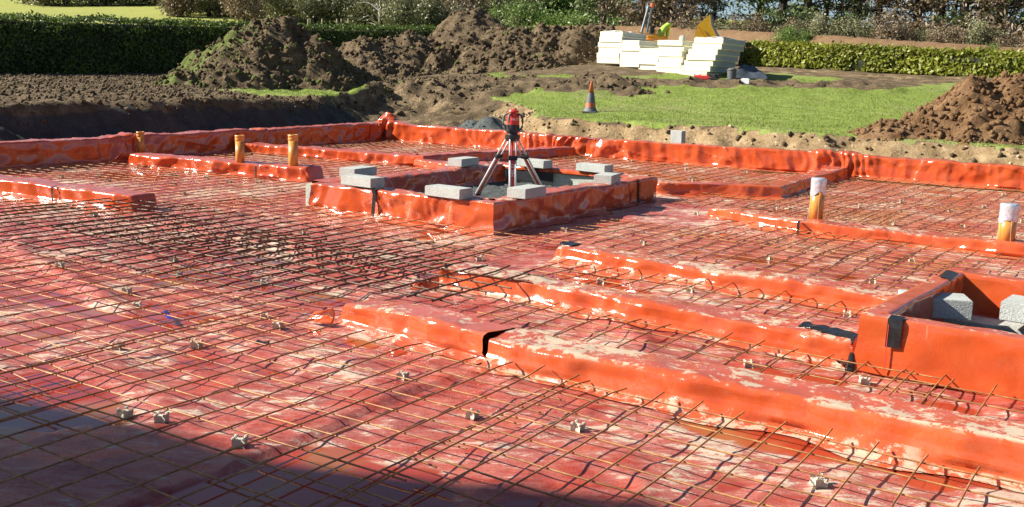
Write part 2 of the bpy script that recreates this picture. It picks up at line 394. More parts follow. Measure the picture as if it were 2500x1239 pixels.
def pit_d(x, y):
    """metres into the pit from the bank foot (positive = pit floor)"""
    w = (vn(x * .5, y * .5, 0, 5) - .5) * .8 + (vn(x * 2.1, y * 2.1, 0, 6) - .5) * .3
    dx = x + 13.45 + .05 * np.maximum(0, y - 6); dy = 14.05 + .5 * sst(-9, -13, x) * 2 - y
    return np.minimum(dx, dy) + w * .7
def bankw(x, y):
    rampf = sst(4.2, 1.2, np.hypot(x + 14.2, y - 16.6))
    left = sst(-12.5, -13.5, x)
    return .85 + .25 * left + 3.2 * rampf
def segd(x, y, P):
    d = np.full(np.shape(x), 1e9)
    for a, b in zip(P[:-1], P[1:]):
        ab = b - a; t = np.clip(((x - a[0]) * ab[0] + (y - a[1]) * ab[1]) / (ab @ ab), 0, 1)
        d = np.minimum(d, np.hypot(x - a[0] - t * ab[0], y - a[1] - t * ab[1]))
    return d
def bankf(x, y):
    return np.clip(-pit_d(x, y) / bankw(x, y), 0, 1) ** 1.7      # 0 pit floor, 1 upper ground
def rough_soil(x, y):
    return sst(-13.6, -14.6, x) * sst(18.5, 15.5, y + .0 * x) 
def tz(x, y, detail=True):
    x = np.asarray(x, float); y = np.asarray(y, float)
    b = bankf(x, y); z = upz(x, y) * b - .035 * (1 - b)
    if detail:
        near = sst(60, 30, np.hypot(x + 10, y - 10)); edge = b * (1 - b) * 4
        z = z + near * b * (fbm(x * 1.3, y * 1.3, 0, 3) - .5) * .10 + edge * ((fbm(x * 2.6, y * 2.6, 0, 31, 5, .66) - .5) * .40 + (facet(x * 2.2, y * 2.2, 33) - .5) * .22 + (facet(x * 5.2, y * 5.2, 34) - .5) * .12)
        rs = rough_soil(x, y) * b
        z = z + rs * (ridge(x * 4.5, y * 4.5, 0, 8) * .4 + vn(x * 8, y * 8, 0, 9) * .6 - .5) * .12
        d = np.minimum(segd(x, y, SRUT[0]), segd(x, y, SRUT[1])); mud = np.maximum(1.15 * sst(.75, .2, d), .8 * inpoly(x, y, churn)) * b
        z = z + mud * ((ridge(x * 1.8, y * 1.8, 0, 12) - .5) * .26 + (vn(x * 6, y * 6, 0, 13) - .5) * .12) + sst(.5, .1, np.abs(d - .55)) * b * .10
        d2 = segd(x, y, SRUT[2]); z = z + sst(2.6, .5, d2) * (np.abs(np.sin((x * .72 - y * .69) * 5.5)) - .5) * .07 + sst(2.6, .5, d2) * (fbm(x * 3, y * 3, 0, 17) - .5) * .12
    return z
def hit(u, v):
    d = RC.T @ np.array([(u - 1250) / FX, (v - 620) / FX, 1.0]); t = np.arange(8, 220, .1)
    P = CP[None, :] + t[:, None] * d[None, :]; g = tz(P[:, 0], P[:, 1], False); k = np.argmax(P[:, 2] < g)
    return P[k, :2] if (P[:, 2] < g).any() else P[-1, :2]
def inpoly(x, y, P):
    P = np.asarray(P); c = np.zeros(np.shape(x), bool); j = len(P) - 1
    for i in range(len(P)):
        xi, yi = P[i]; xj, yj = P[j]
        c ^= ((yi > y) != (yj > y)) & (x < (xj - xi) * (y - yi) / (yj - yi + 1e-12) + xi); j = i
    return c
def seq(*segs):
    o = []
    for a, b, s in segs: o.append(np.arange(a, b, s))
    return np.unique(np.concatenate(o))
SRUT = [np.array([hit(*q) for q in L]) for L in (((960, 222), (1060, 208), (1250, 206), (1460, 213), (1750, 216), (2130, 220)), ((940, 252), (1080, 228), (1250, 222), (1400, 222), (1520, 215)))] + [np.array([(-16, 17), (-14.2, 15.6), (-12.5, 14.2)])]
churn = [hit(*q) for q in ((1000, 232), (1080, 207), (1240, 205), (1420, 209), (1480, 214), (1400, 224), (1260, 236), (1160, 250), (1050, 268), (930, 290), (860, 270))]
gx = seq((-190, -48, 3.5), (-48, -30, .5), (-30, -11, .10), (-11, 8, .12), (8, 16, .5), (16, 90, 4))
gy = seq((-40, -8, 1.5), (-8, 30, .12), (30, 45, .3), (45, 270, 3.5))
lawn = [hit(*p) for p in [(1165, 246), (1300, 233), (1440, 221), (1560, 215), (1700, 219), (1900, 224), (2120, 221), (2310, 203), (2600, 215), (2700, 350)]] + [np.array([3, 13.5]), np.array([-5, 13.6]), np.array([-9.5, 15.2]), np.array([-13.4, 16.6])]
strip = [hit(*p) for p in [(1060, 180), (1250, 184), (1450, 188), (1560, 186), (1700, 178), (1900, 180), (2060, 195), (1980, 205), (1700, 210), (1560, 207), (1400, 199), (1200, 191)]]
patch3 = [hit(*p) for p in [(545, 222), (700, 214), (880, 212), (930, 198), (1000, 199), (1075, 210), (1000, 228), (850, 240), (700, 240), (600, 234)]]
def gmask(X, Y):
    jx = X + (fbm(X * 1.2, Y * 1.2, 0, 21) - .5) * 1.0; jy = Y + (fbm(X * 1.2, Y * 1.2, 0, 25) - .5) * 1.0
    b = bankf(X, Y); g = (inpoly(jx, jy, lawn) | inpoly(jx, jy, strip) | inpoly(jx, jy, patch3)).astype(float)
    d = np.minimum(segd(X, Y, SRUT[0]), segd(X, Y, SRUT[1])); g = g * (1 - inpoly(jx, jy, churn)) * sst(.5, .7, d + (fbm(X * 2, Y * 2, 0, 28) - .5) * .5)
    g = g * sst(.95, .995, b)
    far = sst(3.0, 5.0, -(X + 31) ) * 1.0
    g = np.maximum(g, far)
    right_far = sst(60, 64, Y); g = np.maximum(g * (1 - right_far * (X > -60)), .35 * right_far * (X > -60))
    bank = (1 - b) * (b > .0) 
    tan = sst(.02, .25, b) * sst(1.0, .9, b) * sst(-14.0, -12.5, X) 
    tan = np.maximum(tan, .42 * sst(3.4, 1.4, segd(X, Y, SRUT[2])))
    tan = np.maximum(tan, .85 * (b > .95) * sst(2.0, 1.0, np.abs(Y - 29.8 - .0 * X)) * (X > -12) * .55)
    tan = np.maximum(tan, .75 * (b <= .05) * sst(-11.5, -10, X))
    dark = sst(.97, .6, b) * sst(-12.6, -13.3, X) * sst(16, 14, Y)  # left bank face and foot darkened, their shade put into the colour
    return g, tan, dark
def terrain():
    X, Y = np.meshgrid(gx, gy, indexing='ij'); Z = tz(X, Y)
    # sink the ground beneath the membrane
    inside = (X > -12.3) & (X < 6) & (Y < 12.6) & (Y > -7); Z = np.where(inside, np.minimum(Z, -.09), Z)
    g, tan, dark = gmask(X, Y); nx, ny = X.shape
    I = (np.arange(nx - 1)[:, None] * ny + np.arange(ny - 1)[None, :]).ravel()
    F = np.stack([I, I + ny, I + ny + 1, I + 1], 1); V = np.stack([X.ravel(), Y.ravel(), Z.ravel()], 1)
    o = mesh('ground', V, F, M['ground'], smooth=True, attrs={'mask': np.stack([g.ravel(), tan.ravel(), dark.ravel()], 1)})
    struct(o); return o
terrain()

# ------------------------------------------------------------------ membrane floor
pud = []   # x, y, rx, ry, depth
for u, v, rx, ry, d in [(60, 990, .75, .5, .03), (200, 1000, .6, .35, .02), (750, 1170, .8, .45, .03), (1050, 1180, .45, .3, .02), (1960, 1075, .55, .16, .03), (1800, 1060, .3, .12, .02),
                        (2420, 1160, .5, .12, .03), (430, 690, .5, .3, .018), (240, 745, .5, .25, .02), (650, 895, .35, .2, .02), (590, 630, .6, .25, .018), (1330, 855, .4, .16, .02),
                        (880, 840, .35, .15, .03), (1480, 950, .35, .12, .02), (1850, 630, .5, .4, .02), (1500, 700, .5, .3, .02), (700, 700, .6, .25, .02), (1650, 600, .5, .3, .02), (1900, 915, .35, .12, .018),
                        (100, 830, .5, .35, .012), (380, 770, .35, .22, .014), (2350, 1000, .3, .12, .02), (1750, 570, .5, .3, .02), (480, 420, .8, .4, .02), (900, 370, 1.4, .6, .02), (300, 430, 1., .5, .02), (1650, 430, 1.2, .5, .02)]:
    q = G(u, v); pud.append((q[0], q[1], rx, ry, d))
def floor_z(X, Y):
    z = (fbm(X * .9, Y * .9, 0, 41, 3) - .5) * .050 + (fbm(X * 4.2, Y * 4.2, 0, 45, 4, .55) - .5) * .022
    z = z + (ridge(X * 3.1 + .7 * vn(X, Y, 0, 50), Y * 1.7, 0, 51) ** 4) * .012 + ridge(X * 1.3, Y * 3.6, 0, 53) ** 5 * .010
    fw_ = .6 * vn(X * 1.2, Y * 1.2, 0, 55); z = z + (facet(X * 2.6 + fw_, Y * 3.4 - fw_, 56) - .5) * .012 + (facet(X * 8 + Y * 2 + fw_, Y * 9, 57) - .5) * .007
    # folded laps of the sheet
    L0, L1 = G(330, 1239), G(1150, 915); dv = (L1 - L0)[:2]; dv /= np.linalg.norm(dv); nv = np.array([-dv[1], dv[0]])
    dd = (X - L0[0]) * nv[0] + (Y - L0[1]) * nv[1] + (vn(X * 1.4, Y * 1.4, 0, 61) - .5) * .08; al = (X - L0[0]) * dv[0] + (Y - L0[1]) * dv[1]
    z = z + .022 * sst(-.012, .012, dd) * sst(1.5, .0, dd) * sst(-2.5, -2, al) * sst(2.15, 1.9, al)
    for (P, a, w) in ridges:
        d = segd(X + (vn(X * 2, Y * 2, 0, 65) - .5) * .15, Y + (vn(X * 2, Y * 2, 0, 66) - .5) * .15, P); z = z + a * np.exp(-(d / w) ** 2)
    for x, y, rx, ry, dp in pud: z = z - dp * np.exp(-((X - x) / rx) ** 2 - ((Y - y) / ry) ** 2)
    return z
ridges = [(np.array([G(u, v)[:2] for u, v in ((380, 545), (520, 575), (680, 612), (840, 640), (1010, 682))]), .055, .10),
          (np.array([G(u, v)[:2] for u, v in ((20, 590), (60, 640), (180, 690), (330, 760))]), .05, .10),
          (np.array([G(u, v)[:2] for u, v in ((430, 560), (600, 520), (740, 520))]), .05, .14),
          (np.array([G(u, v)[:2] for u, v in ((1560, 850), (1500, 805), (1470, 780))]), .03, .08),
          (np.array([G(u, v)[:2] for u, v in ((560, 800), (700, 880), (860, 900))]), .022, .12),
          (np.array([G(u, v)[:2] for u, v in ((230, 870), (330, 960), (390, 1040))]), .03, .16)]
def membrane_floor():
    fx = seq((-12.2, -6, .05), (-6, 2.5, .024), (2.5, 5.5, .1)); fy = seq((-6, -3.6, .05), (-3.6, 4.0, .024), (4.0, 12.45, .05))
    X, Y = np.meshgrid(fx, fy, indexing='ij'); z = floor_z(X, Y)
    lev = -.012 + (vn(X * .35, Y * .35, 0, 71) - .5) * .004
    wet = sst(.0005, -.0015, z - lev); Z = np.maximum(z, lev); nx, ny = X.shape
    I = (np.arange(nx - 1)[:, None] * ny + np.arange(ny - 1)[None, :]).ravel(); F = np.stack([I, I + ny, I + ny + 1, I + 1], 1)
    o = mesh('ground_membrane', np.stack([X.ravel(), Y.ravel(), Z.ravel()], 1), F, M['floor'], smooth=True, attrs={'wet': wet.ravel()})
    struct(o)
membrane_floor()

# ------------------------------------------------------------------ wrapped kerbs
def wrap(name, path, h, w, closed=False, mode='both', amp=1.0, gathers=(), seed=0, mud=0.0, capends=(True, True), flare=.13, step=.025, parent=None, loc=None, sag=.02, hfun=None, lo=0.0):
    P = np.array(path, float)[:, :2]
    pts = []; nrm = []; ss = []; s0 = 0; cut = set()
    n = len(P); segs = n if closed else n - 1
    def sn(a, b): d = b - a; d = d / np.linalg.norm(d); return np.array([d[1], -d[0]])     # right-hand normal
    for i in range(segs):
        a, b = P[i], P[(i + 1) % n]; L = np.linalg.norm(b - a); k = max(2, int(L / step)); nn = sn(a, b)
        prevn = sn(P[i - 1], a) if (closed or i > 0) else nn
        for j in range(k):
            q = a + (b - a) * j / k; v = nn
            if j == 0:
                v = prevn + nn; v = v / np.linalg.norm(v); v = v / max(.5, v @ nn)
            if j == 0 and (i > 0): pts.append(q); nrm.append(v); ss.append(s0); cut.add(len(pts) - 1)
            pts.append(q); nrm.append(v); ss.append(s0 + L * j / k)
        s0 += L
    if not closed: pts.append(P[-1]); nrm.append(sn(P[-2], P[-1])); ss.append(s0)
    pts = np.array(pts); nrm = np.array(nrm); ss = np.array(ss); hw = w / 2
    out = [(hw + flare, .003), (hw + flare * .45, .006), (hw + .03, .018), (hw + .012, .05), (hw + .004, h * .5), (hw + .001, h - .022), (hw - .006, h - .006), (hw - .022, h)]
    if mode == 'both': inn = [(-a, b) for a, b in out[::-1]]
    elif mode == 'drop': inn = [(-hw + .03, h), (-hw + .004, h - .006), (-hw - .003, h - .03), (-hw - .004, max(lo, h - .05))]
    elif mode == 'in': inn = [(-hw + .02, h), (-hw + .004, h - .005), (-hw, h - .02), (-hw - .006, lo + .05), (-hw - .012, lo)]
    else: inn = [(-hw + .03, h), (-hw - .005, h - .01), (-hw - .03, h - .05), (-hw - .06, lo + .07), (-hw - .11, lo + .012)]
    pr = np.array(out + inn); seg = np.r_[0, np.cumsum(np.linalg.norm(np.diff(pr, axis=0), axis=1))]
    c = np.unique(np.round(np.r_[seg, np.linspace(0, seg[-1], int(seg[-1] / .022))], 4)); K = len(c); D = np.interp(c, seg, pr[:, 0]); Z = np.interp(c, seg, pr[:, 1])
    tD = np.gradient(D, c); tZ = np.gradient(Z, c); nD = -tZ * -1; nZ = tD * -1
    ln = np.hypot(nD, nZ); nD = nD / ln; nZ = nZ / ln
    if nZ[np.argmax(Z)] < 0: nD, nZ = -nD, -nZ
    S, C = np.meshgrid(ss, c, indexing='ij'); Dm = np.tile(D, (len(ss), 1)); Zm = np.tile(Z, (len(ss), 1)); ND = np.tile(nD, (len(ss), 1)); NZ = np.tile(nZ, (len(ss), 1))
    Pw = pts[:, None, :] + nrm[:, None, :] * Dm[:, :, None]; X, Y = Pw[:, :, 0], Pw[:, :, 1]
    hs = 1 + (fbm(S * .9, S * 0 + seed, 0, seed + 1, 3) - .5) * sag * 2 / max(h, .1)
    if hfun is not None: hs = hs * hfun(S)
    for (g, gw, ga) in gathers: hs = hs + max(0, ga - .2) * 3.5 * np.exp(-((S - g) / gw) ** 2)
    body = sst(0, .05, Zm)
    if not closed:
        for e, on in zip((0, 1), capends):
            if on:
                q = S if e == 0 else (ss[-1] - S); f = sst(0.0, .07, q); hs = hs * (f * .97 + .03)
                shr = (1 - f); Dm = Dm * (1 - .18 * shr)
    Zm = Zm * hs
    # folds
    q1 = ridge(S * 2.3 + .8 * vn(C * 5, S * 2, 0, seed + 3), C * 3.5, 0, seed + 5) ** 3
    q2 = ridge(S * 6.5 + 1.2 * vn(C * 4, S * 3, 0, seed + 7), C * 1.4 + S * .9, 0, seed + 9) ** 5
    q3 = ridge(S * 3.5 - C * 4, C * 6 + S * 1.5, 0, seed + 19) ** 6
    patchy = sst(.38, .62, fbm(S * .8, C * 0, 0, seed + 11, 2))
    w1 = .7 * vn(S * 1.3, C * 3, 0, seed + 21); fa = facet(S * 3.1 + C * 1.7 + w1, C * 4.6 - S * .9 + w1, seed + 22); fb = facet(S * 7.5 - C * 3 + w1, C * 7 + S * 2.3, seed + 23); fc = facet(S * 9 + C * 2, C * 1.6 + S * .6 + w1, seed + 24)
    disp = amp * (.008 * (fbm(S * 1.6, C * 3, 0, seed + 13, 3) - .5) * 2 + .034 * (fa - .5) + .024 * (fb - .5) * (.35 + .65 * patchy) + .026 * (fc - .5) * (1 - patchy * .5) + .006 * q1 + .008 * q2 * patchy + .009 * ridge(S * 2.1 + C * 1.5, C * 3 + S * .6, 0, seed + 31) ** 14)
    for (g, gw, ga) in gathers:
        e = np.exp(-((S - g) / gw) ** 2)
        pl = facet((S - g) * 17 + 3 * vn(C * 3, S * 2, 0, seed + 15), C * 2.6 + S * 3, seed + 16)
        disp = disp + e * ga * (pl - .35) * .62
    disp = disp * (.12 + .88 * body)
    dw = (vn(S * 2.4, S * 0, 0, seed + 17) - .5) * .10 * amp * (1 - body) * np.sign(Dm)
    if mode != 'both': dw = dw * (Dm > 0)
    Dm = Dm + ND * disp + dw; Zm = Zm + NZ * disp * .45
    Zm = np.maximum(Zm, .001 + .0 * Zm) if mode != 'hang' else np.maximum(Zm, .001)
    foot = (1 - body); 
    Pw = pts[:, None, :] + nrm[:, None, :] * Dm[:, :, None]; X, Y = Pw[:, :, 0], Pw[:, :, 1]
    on_floor = foot * (np.abs(Dm) > hw - .01) * ((Dm > 0) | (mode == 'both'))
    Zm = Zm + on_floor * np.maximum(floor_z(X, Y), -.012) * ((X < 5) & (Y < 12.3)) + .002
    base = np.array([P[0][0], P[0][1], 0]) if loc is None else np.array(loc)
    V = np.stack([X.ravel(), Y.ravel(), Zm.ravel()], 1) - base; nx, ny = X.shape
    ii = np.array([k for k in range(nx if closed else nx - 1) if k not in cut]); I = (ii[:, None] * ny + np.arange(ny - 1)[None, :]).ravel(); J = (((ii + 1) % nx)[:, None] * ny + np.arange(ny - 1)[None, :]).ravel()
    F = np.stack([I, J, J + 1, I + 1], 1)
    md = np.full(X.size, mud)
    if parent is not None: base = (0, 0, 0)
    o = mesh(name, V, F, M['wrap'], parent, True, loc=base, attrs={'mud': md}); return o
def gp(*a, z=0): return [G(u, v, z)[:2] for u, v in a]

KG = 'membrane wrapped kerbs'
def kerb(label, *a, **k):
    o = wrap('wrapped_kerb', *a, **k); tag(o, label, 'kerb', KG); return o
# outer upstands (height .38)
oc = np.array([-12.35, 12.25])
kerb('long shaded red upstand running along the left back edge of the pit', [(-11.35, -5.5), (-11.62, 3.4), (-11.9, 8.0), oc], .38, .26, seed=100, amp=1.9,
     gathers=[(10.9, .40, .15), (13.9, .40, .15), (17.6, .5, .05)], capends=(True, True), sag=.03, flare=.2)
kerb('long sunlit orange upstand along the far edge below the lawn', [oc, (-7.75, 12.35), (-2.85, 12.95), (-.2, 13.0), (5.4, 13.1)], .37, .26, seed=120, amp=1.9,
     gathers=[(.12, .30, .26), (4.3, .60, .20), (9.4, .50, .22)], capends=(True, True), sag=.03, flare=.2, mud=-.1)
# inner kerbs
kerb('long muddy topped front kerb crossing the lower right of the picture', [(-1.37, .17), (.36, .19), (1.4, .14), (5.2, .11)], .155, .28, seed=140, amp=1.25, capends=(False, True), mud=.36, sag=.015, hfun=lambda s: .90 + .28 * sst(.6, 3.6, s))
kerb('short pale puffed kerb piece just left of the long front kerb', [(-2.62, .36), (-1.9, .25), (-1.378, .172)], .145, .26, seed=150, amp=1.5, mud=.02, capends=(True, False), hfun=lambda s: .82 + .16 * sst(.1, .7, s))
kerb('crumpled second kerb from the front, ending at the taped corner of the right chamber', [(-2.78, 1.56), (-1.4, 1.50), (.30, 1.44)], .140, .27, seed=160, amp=1.7, mud=.22)
kerb('third kerb from the front, ending at the left side of the right chamber', [(-2.62, 2.97), (-1.4, 2.87), (.33, 2.80)], .135, .26, seed=170, amp=1.4, mud=.2)
kerb('fourth kerb from the front, running under the two foil capped pipes', [(-2.6, 6.36), (-1.46, 5.98), (-.2, 6.12), (.75, 6.06), (3.4, 6.1)], .135, .28, seed=180, amp=1.2, mud=.1)
kerb('angled kerb behind the pool chamber, turning back to the far upstand', [(-4.1, 8.0), (-2.72, 8.72), (-2.9, 12.75)], .17, .30, seed=190, amp=1.4, mud=.0)
kerb('kerb under the three bare orange pipes, left of the pool chamber', [(-11.05, 5.12), (-9.4, 5.35), (-7.9, 5.62)], .18, .34, seed=200, amp=1.8, mud=-.1)
kerb('crumpled kerb behind the pipes, turning right to the far upstand', [(-11.75, 7.75), (-10.0, 8.1), (-8.35, 8.45), (-7.75, 12.2)], .18, .32, seed=210, amp=1.7, mud=-.1)
kerb('low kerb at the left edge of the picture with a dark slit in its side', [(-11.4, 1.95), (-9.2, 2.12), (-7.22, 2.38)], .17, .34, seed=220, amp=1.3, mud=.0)
kerb('short shaded kerb between the pool chamber and the far upstand', [(-8.3, 8.35), (-6.4, 7.75)], .14, .26, seed=230, amp=1.2, mud=.0)
# dark slit flaps and tape patches are parts of their kerbs
kerbs = [o for o in COL.objects if o.name.startswith('wrapped_kerb')]
def strip_on(parent, name, pts, mat, th=.003):
    """thin strip following 3D points pairs; pts = list of (left,right) world points"""
    pl = np.array(parent.matrix_world.translation) if parent.parent is None else np.zeros(3)
    pl = np.array(parent.location)
    V = []
    for a, b in pts: V += [np.array(a) - pl, np.array(b) - pl]
    n = len(pts); V2 = [v - np.array([0, 0, .0]) for v in V]; nr = np.cross(V[2] - V[0], V[1] - V[0]); nr /= np.linalg.norm(nr) + 1e-9
    if nr[2] < 0 and abs(nr[2]) > .3: nr = -nr
    W = [v + nr * th for v in V2]; allv = V2 + W; N = len(V2)
    F = [[2 * i, 2 * i + 1, 2 * i + 3, 2 * i + 2] for i in range(n - 1)] + [[N + 2 * i, N + 2 * i + 2, N + 2 * i + 3, N + 2 * i + 1] for i in range(n - 1)]
    F += [[2 * i, 2 * i + 2, N + 2 * i + 2, N + 2 * i] for i in range(n - 1)] + [[2 * i + 1, N + 2 * i + 1, N + 2 * i + 3, 2 * i + 3] for i in range(n - 1)]
    return mesh(name, allv, F, mat, parent)
def band(parent, x, y, h, w, nx_, ny_, bw, mat=None, name='tape', over=.10, depth=None, jit=.012, out_=.024):
    """tape band wrapped over a kerb: (x,y) kerb outer foot point, (nx,ny) inward direction"""
    nrm_ = np.array([nx_, ny_], float); nrm_ /= np.linalg.norm(nrm_); t = np.array([-nrm_[1], nrm_[0]]); o = np.array([x, y]); dp = h if depth is None else depth
    prof = [(-out_, h - dp), (-out_, h - .04), (-out_ * .7, h + .004), (.03, h + .014), (over, h + .016)]
    pts = []
    for d, z in prof:
        c = o + nrm_ * d; j = random.uniform(-jit, jit); pts.append(((*(c + t * (bw / 2 + j)), z), (*(c - t * (bw / 2 - j)), z)))
    return strip_on(parent, name, pts, mat or M['tape'])

KD = {o['label'][:14]: o for o in kerbs}
def slit(lab, u, v, h, w, bw=.012, mat=None, nx_=0, ny_=1, nm='slit', fz=0.0):
    o = [k for k in kerbs if k['label'].startswith(lab)][0]; q = G(u, v, fz)
    s_ = band(o, q[0], q[1], h, w, nx_, ny_, bw, mat=mat, name=nm, over=.03, jit=.006, out_=.022); return s_
slit('low kerb', 132, 497, .17, .34, .03); slit('kerb under', 627, 440, .18, .34, .03); slit('fourth kerb', 1947, 577, .135, .28, .025); slit('long sunlit', 1690, 403, .37, .26, .06, nm='tape')
def flap(lab, P0, P1, P2, P3, name='torn_flap', curl=.03, seed=1):
    o = [k for k in kerbs if k['label'].startswith(lab)][0]; a, b, c, d = [np.array(q, float) for q in (P0, P1, P2, P3)]; n = 14; U, W = np.meshgrid(np.linspace(0, 1, n), np.linspace(0, 1, n), indexing='ij')
    P = a * ((1 - U) * (1 - W))[..., None] + b * (U * (1 - W))[..., None] + c * (U * W)[..., None] + d * ((1 - U) * W)[..., None]
    nr = np.cross(b - a, d - a); nr /= np.linalg.norm(nr); P = P + nr * ((np.sin(U * 3.1) * curl) + (facet(U * 4, W * 5, seed) - .5) * .05 * W)[..., None]
    I = (np.arange(n - 1)[:, None] * n + np.arange(n - 1)[None, :]).ravel(); f = mesh(name, P.reshape(-1, 3) - np.array(o.location), np.stack([I, I + n, I + n + 1, I + 1], 1), M['wrap'], o, True, attrs={'mud': np.zeros(n * n)})
    sm = f.modifiers.new('thick', 'SOLIDIFY'); sm.thickness = .003; return f
def g3(u, v, z): return G(u, v, z)
flap('short pale', g3(815, 738, .19), g3(1000, 700, .10), g3(985, 690, .02), g3(755, 778, .02)) if False else None
flap('short pale', g3(812, 752, .14), g3(812, 792, .02), g3(748, 785, .01), g3(765, 765, .06), curl=.02)
flap('crumpled second', g3(1068, 672, .14), g3(1072, 705, .02), g3(1000, 705, .01), g3(1020, 690, .05), curl=.02, seed=7)
flap('long sunlit', (-12.45, 12.15, .36), (-12.0, 12.2, .38), (-12.02, 12.35, .52), (-12.3, 12.3, .60), curl=.06, seed=9)
flap('long sunlit', (-12.25, 12.1, .36), (-11.85, 12.2, .37), (-11.9, 12.38, .40), (-12.18, 12.28, .57), curl=-.05, seed=12)
# ------------------------------------------------------------------ pool chamber
px0, px1, py0, py1 = -6.25, -3.72, 3.60, 7.42
pool = empty('pool_chamber', (px1, py0, 0)); tag(pool, 'raised rectangular chamber wrapped in orange plastic with concrete blocks on its rim', 'chamber')
c0 = .15
PL = (px1, py0, 0)
ring = [(px0 + c0, py0 + c0), (px1 - c0, py0 + c0), (px1 - c0, py1 - c0), (px0 + c0, py1 - c0)]
wrap('liner', [ring[0], ring[1], ring[2]], .30, .28, mode='drop', seed=300, amp=1.9, parent=pool, loc=PL, capends=(False, False), flare=.12, gathers=[(.0, .22, .08)])
wrap('liner', [ring[2], ring[3]], .30, .28, mode='drop', seed=320, amp=1.3, parent=pool, loc=PL, capends=(False, False), flare=.12)
wrap('liner', [ring[3], (ring[3][0], ring[3][1] - .9), (ring[0][0], ring[0][1])], .30, .28, mode='hang', seed=340, amp=2.2, parent=pool, loc=PL, capends=(False, False), lo=.06, flare=.12)
mb = MB(); t = .22; zt = .285
for cx_, cy_, dx, dy in ((px0 + c0, (py0 + py1) / 2, t, py1 - py0 - .08), (px1 - c0, (py0 + py1) / 2, t, py1 - py0 - .08), ((px0 + px1) / 2, py0 + c0, px1 - px0 - 2 * c0 - t - .004, t), ((px0 + px1) / 2, py1 - c0, px1 - px0 - 2 * c0 - t - .004, t)):
    mb.box((cx_ - PL[0], cy_ - PL[1], zt / 2 - .1), (dx, dy, zt + .2 - .02), bev=.006)
mb.build('block_wall', M['wallconc'], pool)
mb = MB(); yb = py1 - c0 - t / 2 - .016
mb.box(((px0 + px1) / 2 - PL[0], yb - PL[1], .262), (px1 - px0 - 2 * c0 - t - .1, .03, .035)); mb.box((px0 + c0 + t / 2 + .5 - PL[0], yb - .02 - PL[1], .20), (.7, .012, .17))
mb.build('edge_board', M['blackp'], pool)
# joints on the far inner wall
gx_ = np.linspace(px0 + .27, px1 - .27, 70); gy_ = np.linspace(py0 + .27, py1 - .27, 110)
X, Y = np.meshgrid(gx_, gy_, indexing='ij'); Z = .09 + (fbm(X * 3, Y * 3, 0, 80) - .5) * .08 + (vn(X * 30, Y * 30, 0, 81) - .5) * .03
ny = X.shape[1]; I = (np.arange(X.shape[0] - 1)[:, None] * ny + np.arange(ny - 1)[None, :]).ravel()
o = mesh('gravel_bed', np.stack([X.ravel(), Y.ravel(), Z.ravel()], 1), np.stack([I, I + ny, I + ny + 1, I + 1], 1), M['gravel']); struct(o, 'stuff'); o['label'] = 'blue grey gravel filling the inside of the pool chamber'; 
tp = G(883, 470, .3)
b = band(pool, tp[0], py0, .30, .28, 0, 1, .045, depth=.30); b.location = (0, 0, 0)
b = band(pool, px1, 6.75, .30, .28, -1, 0, .05, over=.16)

# right hand chamber
tx0, ty0, ty1, th = .285, 1.20, 3.06, .32
tank = empty('side_chamber', (tx0, ty0, 0)); tag(tank, 'deep orange wrapped chamber with black tape strips at the right edge of the picture', 'chamber'); TL = (tx0, ty0, 0)
r0 = [(5.4, ty0 + .02), (tx0 + .07, ty0 + .07), (tx0 + .20, ty1 - .06), (5.4, ty1 - .16)]
wrap('liner', [r0[3], r0[2], r0[1], r0[0]][::-1], th, .13, mode='in', seed=360, amp=.55, parent=tank, loc=TL, capends=(False, False), lo=.0, flare=.12, sag=.01)
nb = G(2208, 800, th)
def tank_rim(u): 
    q = G(u, 790, th); return q[0]
band(tank, .475, ty0 - .002, th, .2, 0, 1, .075, depth=.15, over=.05, jit=.003, out_=.017)
band(tank, r0[2][0] + .50, ty1 - .165, th, .2, 0, 1, .055, depth=.27, over=.12, jit=.004, out_=.03)
band(tank, r0[2][0] + .66, ty1 - .17, th, .2, 0, 1, .075, depth=.11, over=.12, jit=.004, out_=.03)
band(tank, tx0 + .21, ty1 - .30, th, .2, -1, 0, .30, depth=.01, over=.06, jit=.01)
# seams
mb = MB(); mb.box((.445 - TL[0], ty0 - .018 - TL[1], .16), (.004, .006, .27)); mb.build('seam', M['redstripe'], tank)
mb = MB(); mb.tube([(tx0 - .02 - TL[0], ty0 - .0 - TL[1], z) for z in (.0, .06, .1)], [.03, .02, .012], 7); mb.build('tape_knot', M['tape'], tank)
mb = MB(); mb.box((1.9 - TL[0], 2.1 - TL[1], .02), (2.9, 1.5, .02)); mb.build('chamber_floor', M['grey'], tank)

# ------------------------------------------------------------------ concrete blocks
def block(label, loc, rot=0.0, dims=(.44, .215, .10), group='concrete blocks on the chamber rim', tilt=0.0, anchor='br', mat='block'):
    """anchor: near corner (max x, min y) at loc"""
    L, W, H = dims; mb = MB(); R = rotz3(0) @ rotx3(tilt); mb.box((-L / 2, W / 2, H / 2), (L, W, H), bev=.005)
    V = np.array(mb.v)
    V += (np.stack([vn(V[:, 0] * 40, V[:, 1] * 40, V[:, 2] * 40, int(abs(loc[0] * 97))), vn(V[:, 0] * 40 + 9, V[:, 1] * 40, V[:, 2] * 40, 5), vn(V[:, 0] * 40, V[:, 1] * 40 + 5, V[:, 2] * 40, 6)], 1) - .5) * .004
    V = V @ R.T
    o = mesh('concrete_block', V, mb.f, M[mat]); o.location = tuple(map(float, loc)); o.rotation_euler = (0, 0, rot); tag(o, label, 'block', group); return o
zt = .312
def bl(u, v, z=zt): q = G(u, v, z); return (q[0], q[1], z)
block('pale block lying lengthwise on the front rim of the chamber, left of the tripod', bl(1122, 489), math.radians(-2))
